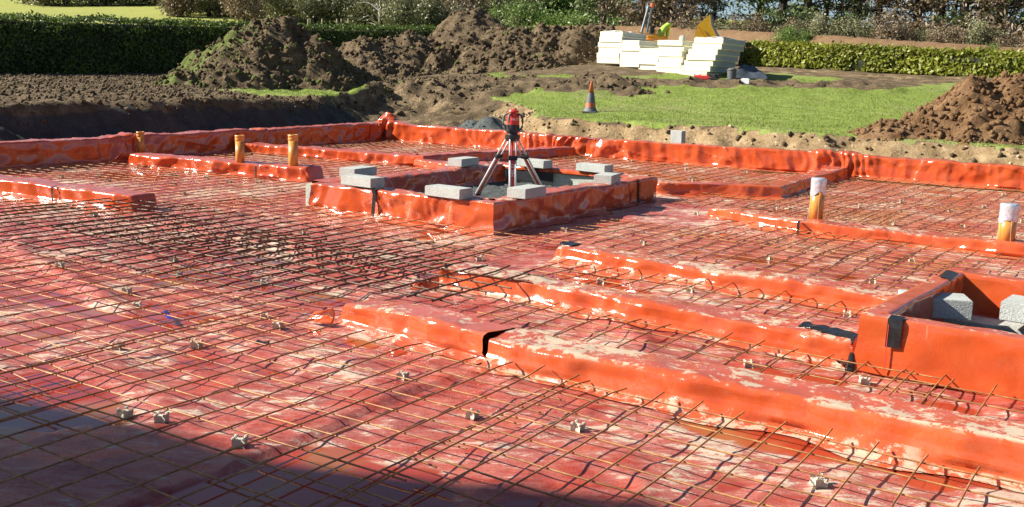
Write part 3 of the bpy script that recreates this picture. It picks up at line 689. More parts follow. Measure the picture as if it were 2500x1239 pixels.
block('pale block lying crosswise on the front corner of the chamber, beneath the tripod', bl(1283, 488), math.radians(3), (.215, .44, .10))
block('pale block lying lengthwise on the left front rim, nearer one of the left pair', bl(905, 461), math.radians(-3))
block('shaded block lying crosswise right behind another block at the left corner of the chamber', bl(866, 436), math.radians(6), (.215, .44, .10))
block('shaded block on the far left rim of the chamber, left of the tripod head', bl(1127, 409), math.radians(4), (.215, .44, .10))
block('block on the back rim of the chamber, directly behind the tripod legs', bl(1327, 413), math.radians(-3))
block('block on the back rim of the chamber, right of the tripod', bl(1476, 425), math.radians(-4))
block('block lying crosswise on the right rim of the chamber, rightmost one', bl(1493, 452), math.radians(12), (.215, .40, .10))
q = at(1664, 356, 18.6); block('lone block standing on edge behind the far upstand below the lawn', (q[0], q[1], .12), math.radians(-8), (.24, .14, .44), 'loose concrete blocks', 0.05)
G2 = 'blocks inside the side chamber'
for lb, (x, y, z), rt, dm in (('worn block tilted on top of another at the back left inside the right chamber', bl(2372, 784, .15), 22, (.40, .24, .12)),
                              ('dark larger block under the tilted one inside the right chamber', bl(2335, 812, .01), 12, (.36, .34, .14)),
                              ('pale block at the right edge of the picture inside the right chamber', bl(2640, 815, .14), -6, (.46, .28, .12)),
                              ('dark block in the shade supporting the pale one inside the right chamber', bl(2680, 862, .01), -4, (.90, .22, .06))):
    block(lb, (x, y, z), math.radians(rt), dm, G2)

# ------------------------------------------------------------------ steel mesh sheets
def bar_pts(a, b, zf, bend0=0, bend1=0):
    L = np.linalg.norm(b - a); n = max(2, int(L / .15)); s = np.linspace(0, 1, n + 1); P = a[None] + (b - a)[None] * s[:, None]
    return np.c_[P, zf(P[:, 0], P[:, 1])]
def sheet(label, x0, x1, y0, y1, z=.05, rot=0.0, r=.0042, seed=0, sag=.014, sp=.2, mat='rust'):
    cx, cy = (x0 + x1) / 2, (y0 + y1) / 2; R = rotz3(rot)[:2, :2]; rs = np.random.RandomState(seed + 500)
    def zf(x, y): return z + (fbm(x * 1.1, y * 1.1, 0, seed + 3, 2) - .5) * sag * 2 + np.minimum(0, 0 * x)
    V = []; F = []; nb = 0; ang = np.linspace(0, 2 * np.pi, 6)[:5]
    def bar(a, b, dz):
        nonlocal nb
        P = bar_pts(a, b, zf); P[:, 2] += dz
        P[:, :2] += (np.c_[vn(P[:, 0] * 2, P[:, 1] * 2, 0, seed + 5), vn(P[:, 0] * 2, P[:, 1] * 2, 3, seed + 6)] - .5) * .012
        e0, e1 = rs.rand(2)
        P[0, 2] += (e0 - .6) * .02; P[-1, 2] += (e1 - .5) * .03
        P[:, 2] = np.maximum(P[:, 2], .008)
        T = np.gradient(P, axis=0); T /= np.linalg.norm(T, axis=1)[:, None]; A = np.cross(T, [0, 0, 1.]); A /= np.linalg.norm(A, axis=1)[:, None]; B = np.cross(A, T)
        ring = P[:, None, :] + r * (np.cos(ang)[None, :, None] * A[:, None, :] + np.sin(ang)[None, :, None] * B[:, None, :])
        n = len(P); V.append(ring.reshape(-1, 3)); i = np.arange(n - 1)[:, None] * 5 + np.arange(5)[None, :]; j = np.arange(n - 1)[:, None] * 5 + (np.arange(5)[None, :] + 1) % 5
        F.append(np.stack([i, j, j + 5, i + 5], 2).reshape(-1, 4) + nb); nb += n * 5
    def W(x, y): return np.array([cx, cy]) + R @ np.array([x - cx, y - cy])
    nyb = int(round((y1 - y0) / sp)); nxb = int(round((x1 - x0) / sp)); oh = .08
    for k in range(nyb):
        y = y0 + sp / 2 + k * sp; j0, j1 = rs.rand(2) * .02
        bar(W(x0 + j0, y), W(x1 - j1, y), 0)
    for k in range(nxb):
        x = x0 + sp / 2 + k * sp; j0, j1 = rs.rand(2) * .02
        bar(W(x, y0 + j0), W(x, y1 - j1), 2 * r)
    V = np.concatenate(V); F = np.concatenate(F); base = np.array([cx, cy, 0]); V = V - base
    o = mesh('reinforcement_mesh', V, F, M[mat], smooth=True, loc=tuple(base)); tag(o, label, 'steel mesh', 'rusty reinforcement mesh sheets'); return o
sheet('rusty mesh sheet in the lower right foreground in front of the long front kerb', -.80, 3.8, -2.45, -.04, .062, 0, seed=1)
sheet('rusty mesh sheet in the foreground below the short pale kerb piece', -3.05, -.62, -4.3, -.02, .060, math.radians(.6), seed=2)
sheet('rusty mesh sheet along the bottom edge of the picture, in the shadow', -.8, 3.8, -4.6, -2.25, .066, math.radians(.3), seed=3)
sheet('rusty mesh sheet at the lower left of the picture over the big puddle', -5.25, -2.80, -4.6, .2, .062, math.radians(-.7), seed=4)
sheet('rusty mesh sheet at the far left foreground', -9.7, -5.05, -2.2, .15, .060, math.radians(.5), seed=5)
sheet('rusty mesh sheet at the left edge, nearest the camera side', -9.6, -5.05, -4.6, -2.05, .060, math.radians(.2), seed=6)
sheet('dark raised mesh sheet piled at the left middle, over the wet hollow', -7.6, -2.75, .0, 2.4, .115, math.radians(.5), r=.0060, mat='rustdark', seed=7, sag=.014)
sheet('thick dark mesh sheet lapping over the raised one, ending beside the short pale kerb piece', -6.2, -1.95, .52, 1.72, .150, math.radians(-.9), r=.0068, mat='rustdark', seed=8, sag=.014)
sheet('mesh sheet between the left low kerb and the pool chamber, front part', -7.0, -2.9, 2.35, 3.5, .07, math.radians(-.6), seed=9, sag=.012)
sheet('mesh sheet left of the pool chamber, between the low kerb and the pipes', -11.2, -6.5, 2.55, 5.0, .06, math.radians(1.5), seed=10)
sheet('mesh sheet at the far left below the low kerb', -11.2, -7.4, -.1, 1.8, .06, math.radians(1), seed=11)
sheet('narrow mesh sheet between the two nearest long kerbs on the right', -1.95, .75, .46, 1.28, .058, math.radians(-.6), seed=12)
sheet('narrow mesh sheet in front of the right chamber', .5, 4.8, .44, 1.10, .06, math.radians(-1.4), seed=13)
sheet('mesh sheet between the second and third kerbs from the front', -2.5, .12, 1.86, 2.72, .056, math.radians(-2), seed=14)
sheet('mesh sheet right of the pool chamber corner, behind the third kerb', -3.3, .3, 3.22, 5.2, .055, math.radians(-1.2), seed=15)
sheet('mesh sheet behind the right chamber, in front of the fourth kerb', -2.3, 3.5, 4.3, 5.75, .065, math.radians(-4), seed=16)
sheet('mesh sheet in the shadow right of the pool chamber', -3.45, -.8, 6.9, 8.3, .055, math.radians(1), seed=17)
sheet('mesh sheet behind the fourth kerb, around the foil capped pipes', -2.5, 3.0, 6.7, 9.2, .058, math.radians(-4), seed=18)
sheet('mesh sheet in the far right field below the long upstand', -2.5, 3.0, 9.0, 12.4, .06, math.radians(-1), seed=19)
sheet('mesh sheet in the far field behind the pool chamber', -7.4, -3.1, 8.4, 12.0, .06, math.radians(2), seed=20)
sheet('mesh sheet in the farthest corner behind the tripod', -11.6, -8.1, 8.7, 11.9, .06, math.radians(2), seed=21)
sheet('mesh sheet behind the three bare pipes', -11.2, -6.6, 5.75, 7.7, .06, math.radians(3), seed=22)

# ------------------------------------------------------------------ bar spacers
def spacer_mesh():
    mb = MB(); w, h = .028, .038
    out = [(-w, -w), (-.010, -.014), (.010, -.014), (w, -w), (.014, -.010), (.014, .010), (w, w), (.010, .014), (-.010, .014), (-w, w), (-.014, .010), (-.014, -.010)]
    n = len(out); V = []
    for k, (sc, z) in enumerate(((1.0, 0), (.92, h * .5), (1.0, h))): V += [(x * sc, y * sc, z) for x, y in out]
    F = [[r * n + i, r * n + (i + 1) % n, (r + 1) * n + (i + 1) % n, (r + 1) * n + i] for r in range(2) for i in range(n)] + [list(range(n))[::-1], [2 * n + i for i in range(n)]]
    mb.add(V, F)
    for sx in (-1, 1):
        for sy in (-1, 1): mb.box((sx * .021, sy * .021, h + .004), (.017, .017, .014), rotz3(.78), bev=.004)
    return mb
SP = spacer_mesh(); sp0 = None
sp_list = {'in the open foreground': [(290, 850), (480, 850), (585, 1102), (395, 1038), (305, 1014), (983, 937), (1153, 1021), (1410, 1047), (1997, 1190), (335, 754), (680, 802)],
 'between the nearest two long kerbs': [(1827, 892), (2110, 935), (2068, 778), (1685, 720), (1468, 690)],
 'behind the right chamber': [(1570, 600), (1378, 570), (1875, 632), (2130, 697), (1900, 588), (2225, 640), (1700, 532), (1170, 637)],
 'in the left middle field': [(435, 672), (148, 672), (125, 512), (230, 527), (340, 595), (182, 552), (50, 552), (310, 720), (425, 640), (645, 693), (645, 775)],
 'in the field left of the pool chamber': [(150, 437), (242, 431), (265, 446), (278, 470), (448, 476), (425, 430), (425, 457), (632, 454), (620, 490), (685, 470), (560, 455), (738, 577), (505, 440)],
 'around the foil capped pipes': [(2178, 552), (2320, 520), (2350, 560), (2403, 508), (2450, 480), (1892, 515), (1930, 512), (2496, 548), (2200, 500), (2100, 510)],
 'below the far upstand': [(1404, 395), (1360, 408), (1540, 397), (1676, 407), (1690, 440), (1822, 422), (1676, 415), (1622, 420), (1395, 412), (1808, 437), (2000, 430), (848, 372), (912, 372), (977, 365), (1090, 373), (1045, 362)]}
ordn = ['first', 'second', 'third', 'fourth', 'fifth', 'sixth', 'seventh', 'eighth', 'ninth', 'tenth', 'eleventh', 'twelfth', 'thirteenth', 'fourteenth', 'fifteenth', 'sixteenth', 'seventeenth', 'eighteenth', 'nineteenth', 'twentieth']
ordn += ['twenty-' + w for w in ordn[:9]]
zw = {'in the field left': .0}
for zone, L in sp_list.items():
    for k, (u, v) in enumerate(sorted(L)):
        if sp0 is None: sp0 = SP.build('bar_spacer', M['spacer']); o = sp0
        else: o = sp0.copy(); COL.objects.link(o)
        q = G(u, v, .0); o.location = (q[0], q[1], max(-.012, float(floor_z(np.array([q[0]]), np.array([q[1]]))[0])) - .002); o.rotation_euler = (random.uniform(-.08, .08), random.uniform(-.08, .08), random.uniform(-.5, .5) + .4)
        s = random.uniform(.82, .98); o.scale = (s, s, s)
        tag(o, 'pale spacer, %s from the left of those %s' % (ordn[k], zone), 'spacer', 'pale spacers under the mesh')

# ------------------------------------------------------------------ pipes
def pipe(label, u, v, zb, topv, r=.075, foil=False, lean=(0, 0), grp='bare orange pipes'):
    q = G(u, v, zb); t = RC[2] @ (np.array(q) - CP); H = (v - topv) / FX * t / .985 * 1.0
    e = empty('drain_pipe', (q[0], q[1], zb - .02)); tag(e, label, 'pipe', grp); H += .02
    mb = MB(); mb.lathe([(r, 0), (r, H - .10), (r, H - .10), (r, H)], n=28); 
    o = mb.build('pipe_body', M['pipe'], e, smooth=True)
    o.data.polygons.foreach_set('use_smooth', [len(p.vertices) == 4 for p in o.data.polygons])
    if not foil:
        mb = MB(); mb.lathe([(r + .001, H - .075), (r + .005, H - .07), (r + .005, H - .045), (r + .002, H - .04), (r + .002, H - .022), (r + .006, H - .018), (r + .006, H + .004), (r - .004, H + .005), (r - .004, H - .02)], n=28, caps=False)
        o = mb.build('socket', M['pipe'], e, smooth=True)
    else:
        n = 36; V = []; zs = [(-.165, .004), (-.14, .006), (-.12, .004), (-.085, .004), (-.05, .006), (-.012, .006), (.004, .002), (.008, -.02), (.010, -.075)]
        for zi, (z, dr) in enumerate(zs):
            for k in range(n):
                a = 2 * math.pi * k / n; jag = (.07 * (vn(np.array([k * .35]), np.array([u * 1.]), 0, 3)[0] - .4) if zi == 0 else 0)
                rr = max(.002, r + dr + .005 * (vn(np.array([k * .8]), np.array([zi * 1.3]), 0, 9)[0] - .3)); V.append((rr * math.cos(a), rr * math.sin(a), H + z + jag))
        F = [[i * n + k, i * n + (k + 1) % n, (i + 1) * n + (k + 1) % n, (i + 1) * n + k] for i in range(len(zs) - 1) for k in range(n)] + [[(len(zs) - 1) * n + k for k in range(n)]]
        mesh('foil_cap', V, F, M['foil'], e, True)
        for a in (2.6, 4.0, 5.2):
            mb = MB()
            x, y = (r + .004) * math.cos(a), (r + .004) * math.sin(a)
            mb.tube([(x, y, H - .15), (x * 1.05, y * 1.05, H * .45), (x * 1.3, y * 1.3, .03)], .0016, 5); mb.build('string', M['spacer'], e)
    return e
pipe('bare orange brown pipe, leftmost, standing on the kerb near the shaded upstand', 344, 368, .17, 324, .054)
pipe('bare orange brown pipe, middle one of the three on the left', 586, 400, .17, 333, .060)
pipe('bare orange brown pipe, rightmost of the three, just left of the pool chamber', 716, 412, .17, 332, .064)
pipe('orange pipe with silver foil taped top, nearer the far upstand', 1991, 538, .13, 438, .072, True, grp='foil capped pipes')
pipe('orange pipe with silver foil taped top at the right edge of the picture', 2455, 592, .13, 500, .078, True, grp='foil capped pipes')

# ------------------------------------------------------------------ laser level on tripod
f1 = G(1162, 482, .10); f2 = G(1251, 503, .10); f3 = G(1331, 482, .10)
hd = at(1251, 345, 11.25)
tri = empty('tripod', (hd[0], hd[1], .10)); tag(tri, 'aluminium surveying tripod with red striped legs standing inside the pool chamber', 'tripod')
T0 = np.array([hd[0], hd[1], .10]); H0 = np.array(hd) - T0
ztop = H0[2] + .09
mb = MB(); mb.lathe([(.02, ztop - .10), (.075, ztop - .09), (.085, ztop - .06), (.085, ztop - .025), (.06, ztop - .02), (.055, ztop)], n=20); mb.build('tripod_head', M['blackp'], tri)
mb = MB(); mb.tube([(0, 0, ztop - .33), (0, 0, ztop - .08)], .012, 8); mb.build('centre_column', M['redstripe'], tri)
mb = MB(); mb.lathe([(.01, ztop - .36), (.024, ztop - .355), (.024, ztop - .33), (.01, ztop - .325)], n=12); mb.build('knob', M['blackp'], tri)
camdir = (CP - T0); camdir[2] = 0; camdir /= np.linalg.norm(camdir)
def leg(foot, wide):
    a = np.array(foot) - T0; d = a.copy(); d[2] = 0; d /= np.linalg.norm(d); top = d * .065 + np.array([0, 0, ztop - .07]); side = np.cross(d, [0, 0, 1.]); ax = (a - top) / np.linalg.norm(a - top)
    mid = top + (a - top) * .30
    lg = mesh('leg', *_tubes([(top + side * .033, mid + side * .033), (top - side * .033, mid - side * .033)], .0105), M['alu'], tri, True)
    low = top + (a - top) * .96; tb = [(mid - ax * .03 + side * .030, low + side * .030), (mid - ax * .03 - side * .030, low - side * .030)]
    o = mesh('lower_tube', *_tubes(tb, .013), M['alu'], lg, True)
    B = np.stack([side, ax, np.cross(side, ax)], 1); L = np.linalg.norm(low - mid)
    m2 = MB(); m2.box((mid + low) / 2 - ax * .015, (.046, L - .03, .010), B); m2.build('stripe_panel', M['redstripe'], lg)
    m3 = MB(); m3.box(mid - ax * .01, (.098, .05, .045), B, bev=.006); m3.box(mid - ax * .01 + np.cross(side, ax) * .035, (.05, .03, .03), B, bev=.005); m3.build('clamp', M['blackp'], lg)
    m4 = MB(); m4.tube([low - ax * .02, a - ax * .015, a + ax * .02], [.024, .017, .004], 8); m4.box(low - ax * .01, (.085, .03, .034), B, bev=.005); m4.build('foot', M['blackp'], lg)
    return lg, mid, low, B
def _tubes(L, r):
    mb = MB()
    for a, b in L: mb.tube([a, b], r, 10)
    return mb.v, mb.f
leg(f1, 1); lg2, mid2, low2, B2 = leg(f2, 1); leg(f3, 1)
def text(body, size, mat, parent, loc, R, name='lettering', ext=.0006):
    cu = bpy.data.curves.new(name, 'FONT'); cu.body = body; cu.size = size; cu.extrude = ext; cu.align_x = 'CENTER'; cu.align_y = 'CENTER'
    to = bpy.data.objects.new(name, cu); COL.objects.link(to); dg = bpy.context.evaluated_depsgraph_get(); me = bpy.data.meshes.new_from_object(to.evaluated_get(dg))
    COL.objects.unlink(to); bpy.data.objects.remove(to); bpy.data.curves.remove(cu)
    o = bpy.data.objects.new(name, me); COL.objects.link(o); me.materials.clear(); me.materials.append(mat); o.parent = parent
    M4 = Matrix.Identity(4)
    for r in range(3):
        for c in range(3): M4[r][c] = float(R[r][c])
        M4[r][3] = float(loc[r])
    o.matrix_local = M4; return o
ax2 = B2[:, 1]; sd2 = B2[:, 0]; nf = np.cross(sd2, ax2)
if nf @ camdir < 0: nf = -nf
tdir = -ax2; yv = np.cross(nf, tdir)
text('HILTI', .060, M['white'], lg2, mid2 + (low2 - mid2) * .26 + nf * .0075, np.stack([tdir, yv, nf], 1))

lz = .10 + ztop + .0
las = empty('laser_level', (hd[0], hd[1], lz)); tag(las, 'red and black rotating laser level on top of the tripod', 'laser level')
mb = MB(); mb.lathe([(.055, 0), (.075, .008), (.078, .02), (.074, .085), (.070, .09)], n=24); mb.build('base', M['blackp'], las, smooth=False)
mb = MB(); mb.lathe([(.069, .088), (.071, .095), (.068, .185), (.060, .20), (.04, .205)], n=28); mb.build('housing', M['redp'], las)
mb = MB(); mb.lathe([(.03, .204), (.03, .218), (.055, .222), (.062, .235), (.055, .248), (.03, .252), (.014, .262)], n=24); mb.build('rotating_head', M['redp'], las)
camaz = math.atan2(camdir[1], camdir[0])
for k, a in enumerate((camaz - .45, camaz + 1.25, camaz + 2.7, camaz - 1.75)):
    c, s = math.cos(a), math.sin(a); mb = MB()
    P = [(.055, .03), (.088, .04), (.108, .07), (.112, .12), (.106, .175), (.085, .20), (.045, .205)]
    mb.tube([(r_ * c, r_ * s, z) for r_, z in P], [.012, .012, .013, .013, .013, .012, .010], 8); mb.build('handle', M['grey'], las, True)
c, s = math.cos(camaz + .25), math.sin(camaz + .25); nfz = np.array([c, s, 0])
text('HILTI', .036, M['white'], las, np.array([0, 0, .150]) + nfz * .0705, np.stack([np.cross([0, 0, 1.], nfz), [0, 0, 1.], nfz], 1))

# ------------------------------------------------------------------ traffic cone
def gz(x, y): return float(tz(np.array([x]), np.array([y]))[0])
cp = at(1441, 274, 24.3); cz = gz(cp[0], cp[1])
cone = empty('traffic_cone', (cp[0], cp[1], cz)); tag(cone, 'scuffed orange and grey traffic cone standing at the edge of the lawn', 'traffic cone')
mb = MB(); mb.box((0, 0, .018), (.38, .38, .035), rotz3(.3), bev=.012); mb.lathe([(.17, .034), (.16, .06), (.140, .09), (.128, .13)], n=24); mb.build('base', M['conegrey'], cone)
def cr(z): return .128 - (z - .13) / .61 * .105
mb = MB(); mb.lathe([(cr(.13), .13), (cr(.24), .24)], n=24, caps=False); mb.lathe([(cr(.47), .47), (cr(.72), .72), (cr(.74) + .001, .74), (.012, .745)], n=24); mb.build('cone_body', M['conered'], cone, True)
mb = MB(); mb.lathe([(cr(.238) + .003, .238), (cr(.472) + .003, .472)], n=24, caps=False); mb.build('sleeve', M['conegrey'], cone, True)

# ------------------------------------------------------------------ soil heaps
def ico(sub=1):
    import bmesh
    bm = bmesh.new(); bmesh.ops.create_icosphere(bm, subdivisions=sub, radius=1); bm.verts.index_update()
    V = np.array([v.co[:] for v in bm.verts]); F = np.array([[v.index for v in f.verts] for f in bm.faces]); bm.free(); return V, F
IV, IF = ico(1)
def lumps(P, S, rs):
    n = len(P); V = []; F = []
    for k in range(n):
        v = IV * (1 + (rs.rand(len(IV), 1) - .5) * 1.0); v = v * (S[k] * (.7 + .6 * rs.rand(3))); a = rs.rand() * 6.28; v = v @ rotz3(a).T
        V.append(v + P[k]); F.append(IF + k * len(IV))
    return np.concatenate(V), np.concatenate(F)
def heap(label, peaks, ext, mat, seed, lump=260, ls=(.03, .12), green=0.0, step=.07, rough=1.0, name='soil_heap', cat='soil heap', gaz=None):
    """peaks: list of (x, y, height, rx, ry, angle, sharp)"""
    rs = np.random.RandomState(seed); x0, x1, y0, y1 = ext; gx_ = np.arange(x0, x1, step); gy_ = np.arange(y0, y1, step); X, Y = np.meshgrid(gx_, gy_, indexing='ij')
    def hf(X, Y):
        h = np.zeros(np.shape(X))
        wx = X + (fbm(X * .9, Y * .9, 0, seed + 1) - .5) * .9; wy = Y + (fbm(X * .9, Y * .9, 0, seed + 4) - .5) * .9
        for (px_, py_, ph, rx, ry, an, sh) in peaks:
            c, s = math.cos(an), math.sin(an); dx = (wx - px_) * c + (wy - py_) * s; dy = -(wx - px_) * s + (wy - py_) * c
            d = np.hypot(dx / rx, dy / ry); k = np.clip(1 - d, 0, 1); v = ph * (k ** sh) if sh != 0 else ph * np.clip(1.15 - d, 0, 1); v = np.minimum(v, ph)
            h = np.maximum(h, v) if True else h
        b = sst(0, .25, h)
        h = h + b * rough * ((fbm(X * 1.6, Y * 1.6, 0, seed + 7, 5, .6) - .5) * .55 + (facet(X * 3.6, Y * 3.6, seed + 9) - .5) * .15 + (facet(X * 8.5, Y * 8.5, seed + 10) - .5) * .10)
        return h
    h = hf(X, Y); g = tz(X, Y, False); Z = g + np.where(h > .0, h, 0) - .06
    base = np.array([(x0 + x1) / 2, (y0 + y1) / 2, 0]); base[2] = gz(base[0], base[1])
    nyy = X.shape[1]; I = (np.arange(X.shape[0] - 1)[:, None] * nyy + np.arange(nyy - 1)[None, :]).ravel(); F = np.stack([I, I + nyy, I + nyy + 1, I + 1], 1)
    hv = h.ravel(); keep = (hv[F] > .0).any(axis=1); F = F[keep]; used = np.unique(F); mp = np.full(X.size, -1); mp[used] = np.arange(len(used)); F = mp[F]
    V = np.stack([X.ravel(), Y.ravel(), Z.ravel()], 1)[used]
    xr = (X.ravel()[used] - x0) / (x1 - x0); gr = green * (.35 + .65 * sst(.55, .2, xr)) * (.45 + .8 * fbm(X.ravel()[used] * 1.4, Y.ravel()[used] * 1.4, 0, seed + 40, 3)) * np.ones(len(used)) if green else np.zeros(len(used))
    # triangulate, add lumps
    T = np.concatenate([F[:, [0, 1, 2]], F[:, [0, 2, 3]]])
    px_ = rs.uniform(x0, x1, lump * 4); py_ = rs.uniform(y0, y1, lump * 4); hh = hf(px_, py_); ok = np.where(hh > .02)[0][:lump]
    px_, py_, hh = px_[ok], py_[ok], hh[ok]; S = ls[0] + (ls[1] - ls[0]) * rs.rand(len(ok)) ** 3
    P = np.stack([px_, py_, tz(px_, py_, False) + hh - .06 + S * .25], 1); LV, LF = lumps(P, S, rs)
    LG = np.repeat((rs.rand(len(ok)) < green * .3) * .5, len(IV))
    VV = np.concatenate([V, LV]) - base; TT = np.concatenate([T, LF + len(V)]); GG = np.concatenate([gr, LG])
    o = mesh(name, VV, TT, mat, smooth=False, loc=tuple(base), attrs={'green': GG}); tag(o, label, cat, 'heaps of earth'); return o
def P2(u, v, t): q = at(u, v, t); return q[0], q[1]
def hp(u, t): q = at(u, 200, t); return q[0], q[1]
a = hp(625, 28.8); b2 = hp(690, 29.2); l1 = hp(560, 28.3); l2 = hp(800, 29.3)
heap('big mound of turf topped dark soil on the left in front of the hedge', [(a[0], a[1], 1.78, 2.35, 2.2, 0, 0), (b2[0], b2[1], 1.82, 2.3, 2.2, 0, 0), (l1[0], l1[1], .95, 1.9, 1.7, 0, 0), (l2[0], l2[1], .75, 1.9, 1.7, 0, 0)],
     (a[0] - 4, a[0] + 5.5, a[1] - 3.5, a[1] + 5), M['soil'], 900, 4200, (.014, .075), green=.95, rough=1.2, step=.055)
a = hp(880, 36); b2 = hp(1010, 37); l1 = hp(960, 36.5)
heap('low wide soil heap just right of the turf topped mound', [(a[0], a[1], 1.35, 2.4, 2.2, 0, 0), (b2[0], b2[1], 1.5, 2.5, 2.2, 0, 0), (l1[0], l1[1], 1.45, 2.0, 1.8, 0, 0)], (a[0] - 4, b2[0] + 3.5, a[1] - 3, b2[1] + 4), M['soil'], 930, 2600, (.015, .09), green=.12, rough=1.2)
a = hp(1145, 44)
heap('tall pointed brown soil heap in the middle, highest against the hedge', [(a[0], a[1], 2.65, 3.6, 3.2, 0, 0)], (a[0] - 4.5, a[0] + 4.5, a[1] - 4, a[1] + 4), M['soil'], 960, 1800, (.015, .08), green=.08, step=.09, rough=1.0)
pk = []
for u, t, hh_, r_ in ((1100, 36.5, 1.15, 1.7), (1190, 36.5, 1.5, 2.0), (1250, 36, 1.45, 1.9), (1330, 36.0, 1.45, 1.8), (1400, 35.5, 1.25, 1.7), (1440, 37, 1.5, 2.0), (1240, 34.5, .9, 1.8)):
    c = hp(u, t); pk.append((c[0], c[1], hh_, r_ * 1.2, r_, 0, 0))
xs = [p[0] for p in pk]; ys = [p[1] for p in pk]
heap('long lumpy soil heap left of the insulation stack', pk, (min(xs) - 3, max(xs) + 3, min(ys) - 3, max(ys) + 3), M['soil'], 990, 4200, (.015, .10), green=.14, rough=1.25)
pk = []
for u, t, hh_, r_ in ((1470, 28.6, .45, 1.1), (1520, 28.2, .32, .9), (1550, 28.0, .2, .7)):
    c = hp(u, t); pk.append((c[0], c[1], hh_, r_ * 1.2, r_, 0, 0))
xs = [p[0] for p in pk]; ys = [p[1] for p in pk]
heap('small spill of soil in front of the left end of the insulation stack', pk, (min(xs) - 2, max(xs) + 2, min(ys) - 2, max(ys) + 2), M['soil'], 1010, 120, (.03, .10), green=.2, rough=.6)
a = hp(2385, 19.3); b2 = hp(2490, 19.4); l1 = hp(2265, 18.9); l2 = hp(2700, 20)
heap('red brown heap of loose earth at the right edge of the lawn', [(a[0], a[1], 1.12, 1.5, 1.45, 0, 0), (b2[0], b2[1], 1.18, 1.6, 1.5, 0, 0), (l1[0], l1[1], .50, 1.15, 1.1, 0, 0), (l2[0], l2[1], 1.0, 1.7, 1.5, 0, 0)],
     (l1[0] - 2.2, l2[0] + 2.5, a[1] - 2.6, a[1] + 3.2), M['soilred'], 1030, 3200, (.008, .07), step=.04, rough=.62)
a = hp(1190, 21.5); l1 = hp(1275, 21.1); l2 = hp(1130, 21.9)
o = heap('blue grey heap of stone dust behind the far upstand, behind the laser level', [(a[0], a[1], .66, 1.0, .7, 0, 0), (l1[0], l1[1], .46, 1.1, .6, 0, 0), (l2[0], l2[1], .55, .7, .6, 0, 0)], (a[0] - 2, a[0] + 2.2, max(13.0, a[1] - 1.4), a[1] + 1.6), M['gravel'], 1050, 160, (.012, .035), step=.04, rough=.15, name='gravel_heap', cat='gravel heap')

# loose clods scattered over the stripped soil
rs = np.random.RandomState(77); n = 26000
X = rs.uniform(-30, -14.2, n); Y = rs.uniform(-2, 22, n); ok = (bankf(X, Y) > .6); X, Y = X[ok], Y[ok]; S = .012 + .042 * rs.rand(len(X)) ** 3
gm = gmask(X, Y)[0]; ok = gm < .4; X, Y, S = X[ok], Y[ok], S[ok]
X2 = rs.uniform(-18, 1, 1500); Y2 = rs.uniform(15, 25, 1500); d = np.minimum(segd(X2, Y2, SRUT[0]), segd(X2, Y2, SRUT[1])); ok = (d < .35) | inpoly(X2, Y2, churn); X2, Y2 = X2[ok], Y2[ok]
X = np.r_[X, X2]; Y = np.r_[Y, Y2]; S = np.r_[S, .02 + .06 * rs.rand(len(X2)) ** 2]
X3 = rs.uniform(-13.5, 4, 9000); Y3 = rs.uniform(14, 18.5, 9000); b3 = bankf(X3, Y3); ok = (b3 > .5) & (b3 < .97); X3, Y3 = X3[ok][:260], Y3[ok][:260]
X = np.r_[X, X3]; Y = np.r_[Y, Y3]; S = np.r_[S, .012 + .05 * rs.rand(len(X3)) ** 3]
V, F = lumps(np.stack([X, Y, tz(X, Y) + S * .2], 1), S, rs); o = mesh('soil_clods', V, F, M['soil'], attrs={'green': np.zeros(len(V))}); struct(o, 'stuff'); o['label'] = 'loose clods scattered over the stripped soil'
# stones and lumps on the cut bank
rs = np.random.RandomState(78); n = 1800; X = rs.uniform(-13, 3, n); Y = rs.uniform(13.4, 18, n); b = bankf(X, Y); ok = (b > .03) & (b < .97); X, Y = X[ok], Y[ok]; S = .006 + .032 * rs.rand(len(X)) ** 4
V, F = lumps(np.stack([X, Y, tz(X, Y) + S * .2], 1), S, rs); M['stone'] = simple('bank stone', (.42, .34, .22), .9, .4, 4); o = mesh('bank_stones', V, F, M['stone']); struct(o, 'stuff'); o['label'] = 'small stones lying in the cut bank'

# ------------------------------------------------------------------ leaves
def leaves(P, N, size, rs, asp=.55, droop=0.0):
    """quads around points P; N optional preferred normals"""
    n = len(P); d = rs.normal(size=(n, 3)); 
    if N is not None: d = d * .75 + N
    d /= np.linalg.norm(d, axis=1)[:, None]; r = rs.normal(size=(n, 3)); r[:, 2] -= droop; a = np.cross(d, r); a /= np.linalg.norm(a, axis=1)[:, None] + 1e-9; b = np.cross(d, a)
    s = (np.asarray(size) * (.6 + .8 * rs.rand(n)))[:, None]
    V = np.stack([P - b * s, P + a * s * asp, P + b * s, P - a * s * asp], 1).reshape(-1, 3); F = np.arange(4 * n).reshape(-1, 4); return V, F
# grass blades along the lawn
rs = np.random.RandomState(5); n = 110000; X = rs.uniform(-22, 3, n); Y = rs.uniform(13.5, 27, n); g, _, _ = gmask(X, Y); ok = g > .45; X, Y = X[ok], Y[ok]; Z = tz(X, Y); n = len(X)
a = rs.rand(n) * 6.28; hgt = .015 + .03 * rs.rand(n) * (.5 + fbm(X * 1.5, Y * 1.5, 0, 6)); w_ = .008
lean = rs.normal(size=(n, 2)) * .02
V = np.stack([np.c_[X - np.cos(a) * w_, Y - np.sin(a) * w_, Z - .01], np.c_[X + np.cos(a) * w_, Y + np.sin(a) * w_, Z - .01], np.c_[X + lean[:, 0], Y + lean[:, 1], Z + hgt]], 1).reshape(-1, 3)
o = mesh('grass', V, np.arange(3 * n).reshape(-1, 3), M['grassblade'], attrs={'tint': np.repeat(rs.rand(n), 3)}); struct(o, 'stuff'); o['label'] = 'short lawn grass around the excavation'

